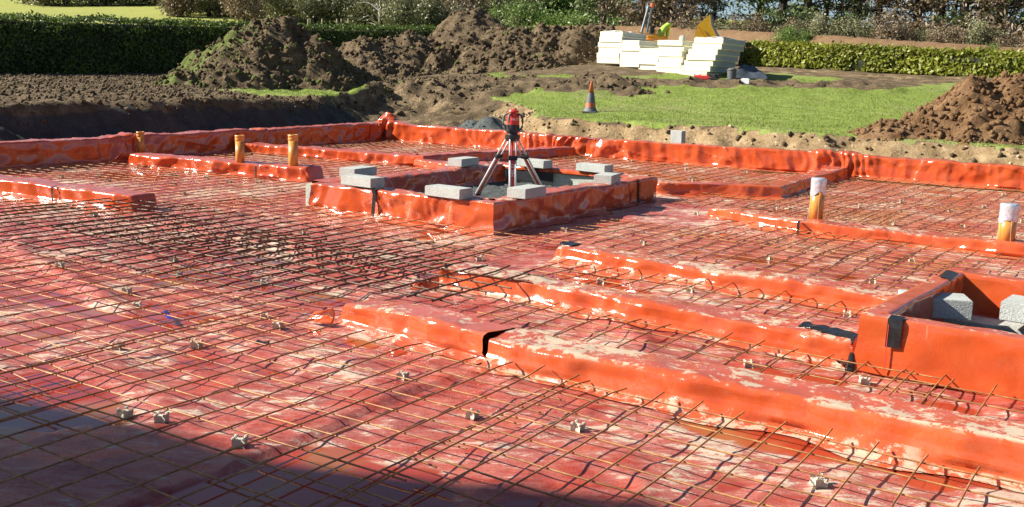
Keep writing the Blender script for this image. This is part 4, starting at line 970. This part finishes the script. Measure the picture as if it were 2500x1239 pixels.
# ------------------------------------------------------------------ hedges
def hedge(label, path, h, w, n, lsize, mat, seed, top_j=.08, loose=.0):
    rs = np.random.RandomState(seed); P = np.array(path, float); L = np.r_[0, np.cumsum(np.linalg.norm(np.diff(P, axis=0), axis=1))]
    def pt(s): return np.stack([np.interp(s, L, P[:, 0]), np.interp(s, L, P[:, 1])], -1)
    def nr(s): d = pt(s + .1) - pt(s - .1); d /= np.linalg.norm(d, axis=-1)[..., None] + 1e-9; return np.stack([d[..., 1], -d[..., 0]], -1)
    base = np.array([P[0][0], P[0][1], gz(*P[0])]); root = empty('hedge', base); tag(root, label, 'hedge')
    ss = np.linspace(0, L[-1], int(L[-1] / .3)); c = pt(ss); nn = nr(np.clip(ss, .1, L[-1] - .1)); g = tz(c[:, 0], c[:, 1], False)
    prof = [(.5, -.1), (.5, .5), (.47, .85), (.35, .97), (0, 1.0), (-.35, .97), (-.47, .85), (-.5, .5), (-.5, -.1)]; K = len(prof); V = []
    for i in range(len(ss)):
        for (d, z) in prof:
            j = (vn(np.array([ss[i] * 1.3]), np.array([z * 3 + d]), 0, seed)[0] - .5) * .22
            V.append([c[i, 0] + nn[i, 0] * (d * w * .86 + j), c[i, 1] + nn[i, 1] * (d * w * .86 + j), g[i] + z * (h - .12)])
    F = np.array([[i * K + k, (i + 1) * K + k, (i + 1) * K + k + 1, i * K + k + 1] for i in range(len(ss) - 1) for k in range(K - 1)])
    mesh('branches', np.array(V) - base, F, M['hedgecore'], root)
    s = rs.uniform(.1, L[-1] - .1, n); c = pt(s); nn = nr(s); q = rs.rand(n); per = h * .95; tot = per + w * 1.0
    f = q * tot; onf = f < per; zz = np.where(onf, f, h); dd = np.where(onf, w / 2, w / 2 - (f - per)); rd = (np.maximum(0, zz - (h - .25)) / .25); dd = np.where(onf, dd - rd ** 2 * .12, dd); zz = np.where(~onf, h - .03 * np.abs(dd / w) * 4, zz)
    bulge = (fbm(s * 1.1, zz * 1.5, 0, seed + 2) - .5) * .30; tj = (fbm(s * 1.7, s * 0, 0, seed + 5) - .5) * top_j * 2
    dd = dd + np.where(onf, bulge + rs.normal(size=n) * .04, 0); zz = zz + np.where(zz > h * .7, tj * (zz / h), 0) + np.where(~onf, rs.rand(n) ** 4 * loose + rs.normal(size=n) * .03, 0)
    X = c[:, 0] + nn[:, 0] * dd; Y = c[:, 1] + nn[:, 1] * dd; Z = tz(c[:, 0], c[:, 1], False) + zz
    N = np.where(onf[:, None], np.c_[nn[:, 0], nn[:, 1], np.full(n, .45)], np.c_[nn * .3, np.ones(n)])
    V, F = leaves(np.stack([X, Y, Z], 1), N, lsize, rs, .5); tint = np.clip(rs.rand(n) * .6 + (fbm(s * .8, zz * 1.2, 0, seed + 8) - .3) * .9, 0, 1)
    mesh('foliage', V - base, F, mat, root, attrs={'tint': np.repeat(tint, 4)})
    return root
h0 = hedge('long tall clipped dark green hedge behind the soil heaps on the left', [(-33.6, 3), (-32.9, 10), (-32.5, 16), (-30.9, 26), (-29.2, 38), (-27.9, 49), (-27.0, 57)], 1.92, 1.5, 62000, .060, M['hedge'], 31, .08, .16)
rp = [tuple(at(u, v, t)[:2]) for u, v, t in ((1815, 160, 37.6), (1900, 166, 36.6), (2100, 176, 34.9), (2300, 184, 33.3), (2500, 190, 31.8), (2800, 200, 29.6))]
hedge('ragged sunlit yellow green laurel hedge on the right behind the lawn', rp, 0.74, .8, 13000, .07, M['laurel'], 37, .10, .14)

# ------------------------------------------------------------------ earth bank behind the right hedge
def earth_bank():
    A = [at(1250, 63, 64), at(1560, 64, 56), at(1650, 68, 53), at(1850, 78, 48), at(2100, 92, 44), at(2500, 118, 40), at(2900, 144, 37)]
    A = np.array(A); L = np.r_[0, np.cumsum(np.linalg.norm(np.diff(A[:, :2], axis=0), axis=1))]; s = np.arange(0, L[-1], .18)
    top = np.stack([np.interp(s, L, A[:, k]) for k in range(3)], 1); d = np.gradient(top[:, :2], axis=0); d /= np.linalg.norm(d, axis=1)[:, None]; nn = np.stack([d[:, 1], -d[:, 0]], 1)
    prof = [(-3.0, -1.3), (-.8, -.05), (0, 0), (.25, -.12), (.8, -.55), (1.5, -1.1), (2.3, -1.75), (3.2, -2.6)]; K = 30; pr = np.array(prof); cc = np.linspace(0, 1, K); D = np.interp(cc, np.linspace(0, 1, len(pr)), pr[:, 0]); Z = np.interp(cc, np.linspace(0, 1, len(pr)), pr[:, 1])
    S, C = np.meshgrid(s, cc, indexing='ij'); Dm = np.tile(D, (len(s), 1)); X = top[:, 0][:, None] + nn[:, 0][:, None] * Dm; Y = top[:, 1][:, None] + nn[:, 1][:, None] * Dm
    seam = np.abs(((S + C * .9) % 1.9) - .95) < .07
    Zm = top[:, 2][:, None] + Z[None, :] + (fbm(X * 2, Y * 2, 0, 91) - .5) * .10 - seam * .05
    nyy = K; I = (np.arange(len(s) - 1)[:, None] * nyy + np.arange(nyy - 1)[None, :]).ravel()
    o = mesh('earth_bank', np.stack([X.ravel(), Y.ravel(), Zm.ravel()], 1), np.stack([I, I + nyy, I + nyy + 1, I + 1], 1), M['bank'], smooth=True); struct(o)
earth_bank()

# ------------------------------------------------------------------ trees and shrubs (kinds built once, then copied)
def tree_kind(kind, seed):
    rs = np.random.RandomState(seed); root = empty('conifer_tree' if kind in ('pine', 'brown') else 'shrub', (0, 0, 0))
    mb = MB()
    if kind in ('pine', 'brown'):
        H = 9.5; lean = rs.uniform(-.5, .5, 2); P = [(lean[0] * (z / H) ** 2, lean[1] * (z / H) ** 2, z) for z in np.linspace(-.3, H * .93, 9)]; mb.tube(P, np.linspace(.24, .05, 9), 9)
        C = []
        nb_ = 46
        for k in range(nb_):
            z = .7 + (H - 1.2) * ((k + rs.rand()) / nb_) ** 1.1; a = rs.rand() * 6.28; Lb = (2.0 - 1.2 * (z / H) ** 1.5) * rs.uniform(.55, 1.1); x0_, y0_ = lean[0] * (z / H) ** 2, lean[1] * (z / H) ** 2
            dz = rs.uniform(-.45, .35) if kind == 'brown' else rs.uniform(-.2, .7)
            pts = [(x0_, y0_, z), (x0_ + math.cos(a) * Lb * .5, y0_ + math.sin(a) * Lb * .5, z + dz * .5), (x0_ + math.cos(a) * Lb, y0_ + math.sin(a) * Lb, z + dz)]
            mb.tube(pts, [.055, .03, .012], 5)
            if z < 2.6 and rs.rand() < .35: continue
            for f in (.45, .7, .95, 1.05):
                C.append((x0_ + math.cos(a) * Lb * f + rs.normal() * .15, y0_ + math.sin(a) * Lb * f + rs.normal() * .15, z + dz * f + rs.normal() * .1, rs.uniform(.22, .48)))
        C = np.array(C); n = 6500; idx = rs.randint(len(C), size=n); off = rs.normal(size=(n, 3)); off[:, 2] *= .55; off *= C[idx, 3][:, None] * .75
        if kind == 'brown': off[:, 2] -= np.abs(rs.normal(size=n)) * .25
        P = C[idx, :3] + off; N = None; V, F = leaves(P, N, .12, rs, .34, .8); tint = np.clip(rs.rand(n) * .5 + rs.rand(len(C))[idx] * .6, 0, 1); mat = M['conifer'] if kind == 'pine' else M['brownneedle']
    else:
        H = 2.6; C = []
        for k in range(11):
            a = rs.rand() * 6.28; Lb = rs.uniform(.4, 1.5); z = rs.uniform(.7, H); pts = [(0, 0, -.2), (math.cos(a) * Lb * .4, math.sin(a) * Lb * .4, z * .5), (math.cos(a) * Lb, math.sin(a) * Lb, z)]; mb.tube(pts, [.05, .03, .01], 5)
            for f in (.5, .75, 1.0): C.append((math.cos(a) * Lb * f + rs.normal() * .2, math.sin(a) * Lb * f + rs.normal() * .2, z * f * rs.uniform(.7, 1.0), rs.uniform(.3, .6)))
        C = np.array(C); n = 5200; idx = rs.randint(len(C), size=n); off = rs.normal(size=(n, 3)); off *= C[idx, 3][:, None] * .65; P = C[idx, :3] + off; P[:, 2] = np.maximum(P[:, 2], .05)
        V, F = leaves(P, None, .085, rs, .45); tint = np.clip(rs.rand(n) * .5 + rs.rand(len(C))[idx] * .6, 0, 1); mat = {'scrub': M['scrub'], 'dead': M['brownneedle'], 'bramble': M['bramble']}[kind]
    mb.build('trunk' if kind in ('pine', 'brown') else 'stems', M['bark'], root); mesh('crown' if kind in ('pine', 'brown') else 'foliage', V, F, mat, root, attrs={'tint': np.repeat(tint, 4)})
    return root
KINDS = {}; USED = set()
def put(kind, var, x, y, s, rz, label, cat, group, zoff=0.0, z=None):
    key = (kind, var)
    if key not in KINDS: KINDS[key] = tree_kind(kind, 200 + 7 * var + 31 * ['pine', 'brown', 'scrub', 'dead', 'bramble'].index(kind)); o = KINDS[key]
    else:
        src = KINDS[key]; o = src.copy(); COL.objects.link(o)
        for ch in src.children: c = ch.copy(); COL.objects.link(c); c.parent = o
    o.location = (x, y, (gz(x, y) if z is None else z) + zoff); o.scale = (s, s, s * random.uniform(.92, 1.1)); o.rotation_euler = (0, 0, rz); tag(o, label, cat, group)
# right belt of conifers just beyond the earth bank
belt = [(1470, 60, 'pine', 1.0), (1565, 58, 'brown', 1.05), (1625, 57, 'brown', 1.15), (1672, 56, 'brown', .95), (1742, 60, 'pine', .7), (1850, 55, 'pine', .95), (1905, 53, 'pine', 1.1), (1965, 52, 'pine', 1.0), (2010, 54, 'brown', .85), (2085, 52, 'pine', 1.0), (2140, 51, 'brown', 1.0),
        (2235, 50, 'pine', 1.0), (2290, 49, 'brown', 1.05), (2345, 48, 'brown', 1.1), (2400, 48, 'pine', 1.0), (2440, 47, 'brown', .95), (2515, 46, 'brown', 1.1), (2600, 45, 'pine', 1.)]
belt.sort(); cnt = {}
for u, t, k, s in belt:
    q = at(u, 100, t); cnt[k] = cnt.get(k, 0) + 1
    put(k, len(cnt) * 3 + cnt[k] % 3, q[0], q[1], s, random.uniform(0, 6.28), ('dark green conifer beyond the earth bank, %s such from the left' if k == 'pine' else 'browned drooping conifer beyond the earth bank, %s such from the left') % ordn[cnt[k] - 1], 'tree', 'conifers beyond the earth bank', 0.0)
# low scrub at the top of the bank and over the hillside on the left
items = []
for u in range(1580, 2660, 52): items.append((u + random.uniform(-18, 18), 54 - (u - 1580) * .0115, random.choice(['dead', 'dead', 'scrub']), random.uniform(.38, .62), 'right'))
for u, t, k, s in [(1935, 46, 'bramble', .45), (1960, 45.6, 'bramble', .35), (2440, 40.4, 'bramble', .32), (1455, 64, 'bramble', .75)]: items.append((u, t, k, s, 'right'))
for row, (t0, s0) in enumerate(((76, 1.25), (84, 1.6), (94, 1.9), (106, 2.2), (122, 2.6))):
    for u in range(440 + row * 15, 1520, 78 if row < 3 else 95):
        items.append((u + random.uniform(-25, 25), t0 + random.uniform(-3, 3) - (u - 440) * .006, random.choice(['scrub', 'scrub', 'dead', 'bramble' if u > 1000 else 'scrub', 'dead']), s0 * random.uniform(.8, 1.15), 'left'))
for u in range(60, 440, 55): items.append((u + random.uniform(-15, 15), 128 + random.uniform(-4, 4), 'scrub', 2.4, 'field'))
for k in range(7): items.append((1290 + k * 34, 70 - k * 1.0, 'bramble', random.uniform(1.0, 1.35), 'mid'))
nm = {'scrub': 'olive grey scrub bush', 'dead': 'brown dry bush', 'bramble': 'green leafy bush'}; plc = {'right': 'along the top of the earth bank', 'left': 'on the hillside beyond the long hedge', 'field': 'along the top of the far field', 'mid': 'at the right end of the long hedge'}
cnt = {}; items.sort()
def big_ord(k):
    return ordn[k] if k < len(ordn) else 'number %d' % (k + 1)
for u, t, k, s, p in items:
    q = at(u, 60, t); key = (k, p); cnt[key] = cnt.get(key, 0) + 1
    put(k, cnt[key] % 2, q[0], q[1], s, random.uniform(0, 6.28), '%s, %s from the left %s' % (nm[k], big_ord(cnt[key] - 1), plc[p]), 'bush', 'bushes beyond the site')
# pale dead tree
q = at(925, 52, 70); mb = MB(); rs = np.random.RandomState(4)
for k in range(16):
    a = rs.rand() * 6.28; z0 = rs.uniform(.3, 2.6); L = rs.uniform(.7, 1.7); mb.tube([(0, 0, z0), (math.cos(a) * L * .5, math.sin(a) * L * .5, z0 + L * .35), (math.cos(a) * L, math.sin(a) * L, z0 + L * rs.uniform(.1, .7))], [.035, .022, .008], 5)
mb.tube([(0, 0, -.2), (.05, 0, 1.5), (.0, .1, 3.6)], [.08, .06, .02], 7); o = mb.build('dead_tree', M['paletwig']); o.location = (q[0], q[1], gz(q[0], q[1])); tag(o, 'bleached leafless dead tree standing among the hillside scrub', 'tree')
for k, u in enumerate((752, 757, 786, 822, 833, 850)):
    q = at(u, 60, 66); mb = MB(); mb.tube([(0, 0, -.2), (.01, 0, 1.0), (.02, .01, 1.15)], [.05, .05, .045], 6); o = mb.build('stake', M['stake']); z = at(u, 62, 66)[2]; o.location = (q[0], q[1], z - .75); tag(o, 'pale stake beyond the long hedge, %s from the left' % ordn[k], 'stake', 'stakes beyond the hedge')

# ------------------------------------------------------------------ insulation stack
def pack(label, x, y, z, w=.60, d=1.75, h=.164, jx=0, rot=0.0):
    e = empty('insulation_pack', (x, y, z), rot); tag(e, label, 'insulation pack', 'stacked insulation packs')
    mb = MB(); mb.box((0, d / 2, h / 2), (w, d, h - .001), bev=.005); o = mb.build('boards', M['insul'], e)
    mb = MB(); mb.box((w / 2 + .0015, d / 2 + .01, h / 2), (.006, d - .06, h - .03), bev=.002); mb.build('side_shade', M['insulshade'], e)  # thin grey panel painting the shade on the pack's right side
    return e
cols = []
bx = at(1660, 182, 31.0)
# each column: left front pixel at base, number of rows, base depth
for ci, (u0, nrow, nm_, w_, lf) in enumerate([(1657, 7, 'rightmost', .93, .075), (1603, 6, 'second from the right', .82, .0), (1556, 4, 'middle', .70, .0), (1512, 5, 'second from the left', .67, .0), (1457, 6, 'leftmost', .80, .012)]):
    fr = (1657 - u0) / 200.0; t = 31.0 + fr * 1.5; v = 184 - fr * 32
    q = at(u0, v, t); x0_ = q[0]; y0_ = q[1]; zb = q[2] - .04
    for r in range(nrow):
        wob = random.uniform(-.03, .03)
        lab = 'cream insulation pack, %s from the bottom in the %s column' % (ordn[r], nm_)
        wd = w_ - (0 if ci else (nrow - r) * .0)
        pack(lab, x0_ + w_ / 2 + r * lf + wob, y0_ + random.uniform(-.02, .02), zb + r * .166, wd, 1.75 if ci else 1.9)
    cols.append((x0_, y0_, zb + nrow * .166, w_))
fw = []
for k, (ci, dx, dy, w_, d_, mt) in enumerate([(4, .35, .3, .66, .9, 'wrapfilm'), (0, .75, .5, .9, 1.2, 'wrapfilm')]):
    x, y, z, w2 = cols[ci]; X, Y = np.meshgrid(np.linspace(-w_ / 2, w_ / 2, 14), np.linspace(-d_ / 2, d_ / 2, 16), indexing='ij'); Z = .01 + .05 * vn(X * 6, Y * 6, 0, k + 3) 
    ny = 16; I = (np.arange(13)[:, None] * ny + np.arange(15)[None, :]).ravel(); o = mesh('plastic_film', np.stack([X.ravel(), Y.ravel(), Z.ravel()], 1), np.stack([I, I + ny, I + ny + 1, I + 1], 1), M[mt], loc=(x + dx, y + dy + .5, z)); tag(o, 'loose white film lying on the %s of the insulation stack' % ('left end' if ci == 4 else 'right end'), 'plastic film', 'film on the stack')
    sm = o.modifiers.new('thick', 'SOLIDIFY'); sm.thickness = .006
q = at(1668, 92, 32); mb = MB(); mb.box((0, 0, .07), (.16, .2, .14), bev=.02); mb.box((0, 0, .15), (.12, .14, .03), bev=.01); o = mb.build('box', M['block']); o.location = (cols[1][0] + .62, cols[1][1] + .4, cols[1][2] + .0); tag(o, 'small grey box on top of the insulation stack, left of the yellow skip', 'box')

# ------------------------------------------------------------------ site dumper behind the stack
def quadprism(mb, A, B):
    """loft between polygon A and B (lists of 3D points)"""
    n = len(A); V = list(A) + list(B); F = [[i, (i + 1) % n, n + (i + 1) % n, n + i] for i in range(n)] + [list(range(n))[::-1], [n + i for i in range(n)]]; mb.add(V, F)
da = at(1655, 150, 36.5); dz = gz(da[0], da[1])
rd = RC[0].copy(); rd[2] = 0; rd /= np.linalg.norm(rd); fd = np.array([-rd[1], rd[0], 0.])
dang = math.atan2(rd[1], rd[0]); dump = empty('site_dumper', (da[0], da[1], dz), dang); tag(dump, 'yellow site dumper with raised skip parked behind the insulation stack', 'dumper')
ppm = FX / 36.5
def dl(u, v, off=0.0):   # local coords of a pixel at the dumper's depth
    q = at(u, v, 36.5 + off) - np.array([da[0], da[1], dz]); return (q @ rd, q @ fd, q[2])
mb = MB(); W = 1.0
outl = [(1689, 108), (1704, 62), (1733, 36), (1737, 52), (1737, 62), (1757, 105), (1750, 130), (1705, 130)]
A = [dl(u, v, -.2) for u, v in outl]; B = [dl(u + 3, v + 2, .9) for u, v in outl]
quadprism(mb, A, B); sk = mb.build('skip', M['yellow'], dump)
mb = MB(); quadprism(mb, [dl(u, v, -.23) for u, v in ((1734, 38), (1739, 38), (1740, 60), (1766, 104), (1757, 104), (1736, 62))], [dl(u, v, .95) for u, v in ((1734, 38), (1739, 38), (1740, 60), (1766, 104), (1757, 104), (1736, 62))]); mb.build('skip_back', M['steelgrey'], sk)
mb = MB(); mb.tube([dl(1704, 64, -.23), dl(1724, 95, -.23)], .012, 6); mb.build('weld_line', M['yellowd'], sk)
mb = MB()
for (u0, v0), (u1, v1) in (((1566, 80), (1583, 18)), ((1579, 80), (1591, 18)), ((1583, 18), (1591, 18)), ((1571, 60), (1583, 58)), ((1576, 42), (1587, 40))): mb.tube([dl(u0, v0), dl(u1, v1)], .045 if v1 == 18 else .03, 7)
mb.tube([dl(1579, 80, .7), dl(1591, 18, .7)], .04, 7); mb.tube([dl(1590, 18), dl(1590, 18, .7)], .04, 7)
mb.build('roll_bar', M['steelgrey'], dump)
mb = MB(); b0 = np.array(dl(1592, 16)); mb.lathe([(.05, -.05), (.065, -.04), (.06, .07), (.03, .11)], c=tuple(b0), n=12); mb.build('beacon', M['orange'], dump)
mb = MB(); mb.box(np.array(dl(1600, 93, .3)), (.75, .9, .12), bev=.03); mb.box(np.array(dl(1620, 120, .3)), (2.6, 1.0, .5), bev=.08); mb.build('chassis', M['yellow'], dump)
mb = MB(); mb.tube([dl(1597, 92), dl(1599, 75), dl(1610, 75), dl(1612, 98)], .03, 7); mb.tube([dl(1597, 86), dl(1612, 86)], .02, 6); mb.build('guard_frame', M['yellow'], dump)
mb = MB(); mb.box(np.array(dl(1592, 74)), (.13, .4, .3), bev=.04); mb.box(np.array(dl(1596, 66)), (.18, .3, .08), bev=.03); mb.build('seat', M['blackp'], dump)
for u in (1580, 1665):
    for off in (-.25, .95):
        c = np.array(dl(u, 140, off)); c[2] = .42; mb = MB(); R = rotx3(math.pi / 2)
        m2 = MB(); m2.lathe([(.18, -.16), (.38, -.17), (.42, -.12), (.42, .12), (.38, .17), (.18, .16)], n=20); mb.add((np.array(m2.v) @ R.T) + c, m2.f); wh = mb.build('wheel', M['darkbox'], dump)
# hi-vis jacket draped beside the seat
mb = MB(); j0 = np.array(dl(1624, 78)); 
prof = [(1612, 94, .10), (1616, 80, .16), (1622, 68, .2), (1632, 62, .18), (1640, 62, .08)]
P = [np.array(dl(u, v)) - j0 for u, v, _ in prof]; mb.tube(P, [.09, .13, .12, .09, .03], 10); P = [np.array(dl(u, v, .1)) - j0 for u, v in ((1630, 66), (1630, 80), (1627, 95))]; mb.tube(P, [.08, .09, .06], 9)
V = np.array(mb.v); V += (np.stack([vn(V[:, 0] * 9, V[:, 1] * 9, V[:, 2] * 9, k) for k in (1, 2, 3)], 1) - .5) * .09
wp = np.array([da[0], da[1], dz]) + rd * j0[0] + fd * j0[1] + np.array([0, 0, j0[2]])
o = mesh('work_jacket', V, mb.f, M['hivis'], smooth=True, loc=tuple(wp), rotz=dang); tag(o, 'green hi-vis jacket hanging over the controls of the yellow dumper', 'jacket')

# ------------------------------------------------------------------ small clutter by the stack
def clutter(name, build, u, v, t, rot, label, cat, scale=1.0):
    q = at(u, v, t); o = build(); o.name = name; o.location = (q[0], q[1], gz(q[0], q[1]) ); o.rotation_euler[2] = rot; o.scale = (scale,) * 3; tag(o, label, cat); return o
def can():
    mb = MB(); mb.box((0, 0, .10), (.62, .2, .19), bev=.06); mb.tube([(.2, 0, .19), (.2, 0, .24), (.0, 0, .24), (-.1, 0, .19)], .018, 6); mb.lathe([(.03, .19), (.03, .23)], c=(-.25, 0, 0), n=10); return mb.build('can', M['canred'])
def dark_case():
    mb = MB(); mb.box((0, 0, .09), (.34, .3, .17), bev=.05); mb.box((0, 0, .18), (.36, .31, .02), bev=.008); mb.tube([(-.08, -.15, .12), (-.08, -.19, .15), (.08, -.19, .15), (.08, -.15, .12)], .012, 6); return mb.build('case', M['darkbox'])
def bucket():
    mb = MB(); mb.lathe([(.11, 0), (.12, .04), (.135, .30), (.15, .31), (.15, .33), (.12, .33), (.10, .36), (.04, .37)], n=18); return mb.build('bucket', M['grey'])
def tarp():
    X, Y = np.meshgrid(np.linspace(-.75, .75, 34), np.linspace(-.6, .6, 28), indexing='ij'); d = np.maximum(np.abs(X / .75), np.abs(Y / .6)); Z = .55 * (1 - d ** 3) * (.6 + .6 * vn(X * 2.2, Y * 2.2, 0, 4)) + .05 * ridge(X * 5, Y * 5, 0, 5) * (1 - d); Z = np.maximum(Z, 0)
    ny = 28; I = (np.arange(33)[:, None] * ny + np.arange(27)[None, :]).ravel(); return mesh('tarp', np.stack([X.ravel(), Y.ravel(), Z.ravel()], 1), np.stack([I, I + ny, I + ny + 1, I + 1], 1), M['tarp'], smooth=True)
def sblock():
    mb = MB(); mb.box((0, 0, .07), (.24, .15, .15), bev=.01); mb.box((.0, 0, .15), (.16, .08, .012), bev=.004); return mb.build('b', M['wrapfilm'])
clutter('fuel_can', can, 1712, 192, 29.0, .3, 'red fuel can lying on the grass in front of the insulation stack', 'fuel can', .8)
clutter('dark_case', dark_case, 1743, 191, 29.2, .1, 'dark grey case lying on the grass right of the red can', 'case')
clutter('bucket', bucket, 1786, 193, 29.2, .0, 'dark upright bucket at the right foot of the insulation stack', 'bucket')
clutter('small_box', sblock, 1820, 197, 28.4, .2, 'small pale box on the grass right of the dark bucket', 'box')
clutter('tarpaulin', tarp, 1830, 190, 30.6, .4, 'crumpled blue grey tarpaulin heaped beside the insulation stack', 'tarpaulin', .72)

# litter on the membrane
def litter(u, v, L, w, rot, mat, label):
    X, Y = np.meshgrid(np.linspace(-L / 2, L / 2, 12), np.linspace(-w / 2, w / 2, 6), indexing='ij'); Z = .012 + .02 * vn(X * 30, Y * 30, 0, int(u)) + .03 * (X / L) ** 2
    ny = 6; I = (np.arange(11)[:, None] * ny + np.arange(5)[None, :]).ravel(); q = G(u, v); o = mesh('plastic_scrap', np.stack([X.ravel(), Y.ravel(), Z.ravel()], 1), np.stack([I, I + ny, I + ny + 1, I + 1], 1), mat, loc=(q[0], q[1], .0), rotz=rot)
    sm = o.modifiers.new('thick', 'SOLIDIFY'); sm.thickness = .003; tag(o, label, 'scrap', 'scraps on the membrane')
litter(412, 782, .22, .03, -.5, M['bluep'], 'strip of blue plastic in a puddle at the left')
litter(1358, 946, .09, .035, -.3, M['wrapfilm'], 'crumpled white plastic scrap in front of the long front kerb')
litter(640, 848, .07, .05, .4, M['blackp'], 'dark clod sized scrap lying left of the short pale kerb piece')
def tapepatch(x, y, z, L, w, rot, label, tilt=0.0):
    X, Y = np.meshgrid(np.linspace(-L / 2, L / 2, 22), np.linspace(-w / 2, w / 2, 10), indexing='ij'); Z = .003 + .012 * facet(X * 28, Y * 28, int(x * 77)); Z = Z - 9 * np.maximum(0, -Y - w * .12) ** 2 * tilt
    jag = (vn(X * 40, Y * 0, 0, 3) - .5) * .03 * (np.abs(Y) / w * 2); Y = Y + jag; ny = 10; I = (np.arange(21)[:, None] * ny + np.arange(9)[None, :]).ravel()
    o = mesh('tape_patch', np.stack([X.ravel(), Y.ravel(), Z.ravel()], 1), np.stack([I, I + ny, I + ny + 1, I + 1], 1), M['tape'], loc=(x, y, z), rotz=rot); sm = o.modifiers.new('thick', 'SOLIDIFY'); sm.thickness = .003; tag(o, label, 'tape', 'black tape patches')
tapepatch(-.02, 1.44, .150, .16, .10, -.05, 'black tape patch on top of the second kerb, farther left of the two', .6)
tapepatch(.15, 1.38, .150, .20, .14, -.12, 'crumpled black tape at the end of the second kerb beside the right chamber', 1.6)
tapepatch(.22, 1.24, .022, .09, .07, -.6, 'small black tape scrap at the foot of the right chamber corner')
tapepatch(-2.52, 2.97, .146, .14, .14, -.2, 'black taped end of the third kerb from the front', .5)

# ------------------------------------------------------------------ house behind the photographer: casts the shade at the bottom left
wall_h = 8.4; back = wall_h / math.tan(SUN_EL); off = np.array([math.cos(SUN_AZ), math.sin(SUN_AZ)]) * back
ev = [G(u, v)[:2] - off for u, v in ((-420, 880), (0, 955), (300, 1020), (600, 1112), (900, 1150), (1250, 1184), (1640, 1232), (1720, 1330), (1760, 1800))]
bk = [ev[-1] - off * .9, ev[0] - off * .9]; hs = empty('house', (ev[0][0], ev[0][1], 0)); tag(hs, 'brown brick house behind the photographer that shades the nearest corner', 'house')
o0 = np.array([ev[0][0], ev[0][1]]); out = [p - o0 for p in ev + bk]; inn_ = [p + (np.mean(out, axis=0) - p) * .08 for p in out]; n = len(out)
mb = MB(); quadprism(mb, [(*p, -.1) for p in inn_], [(*p, 8.28) for p in inn_]); mb.build('wall', M['brick'], hs)
mb = MB(); quadprism(mb, [(*p, 8.29) for p in out], [(*p, 8.4) for p in out]); cpt = np.mean(out, axis=0); b = len(mb.v); mb.v += [(*p, 8.4) for p in [q + (cpt - q) * .02 for q in out]] + [(*cpt, 8.5)]; mb.f += [[b + k, b + (k + 1) % n, b + n] for k in range(n)]; mb.build('roof', M['darkbox'], hs)
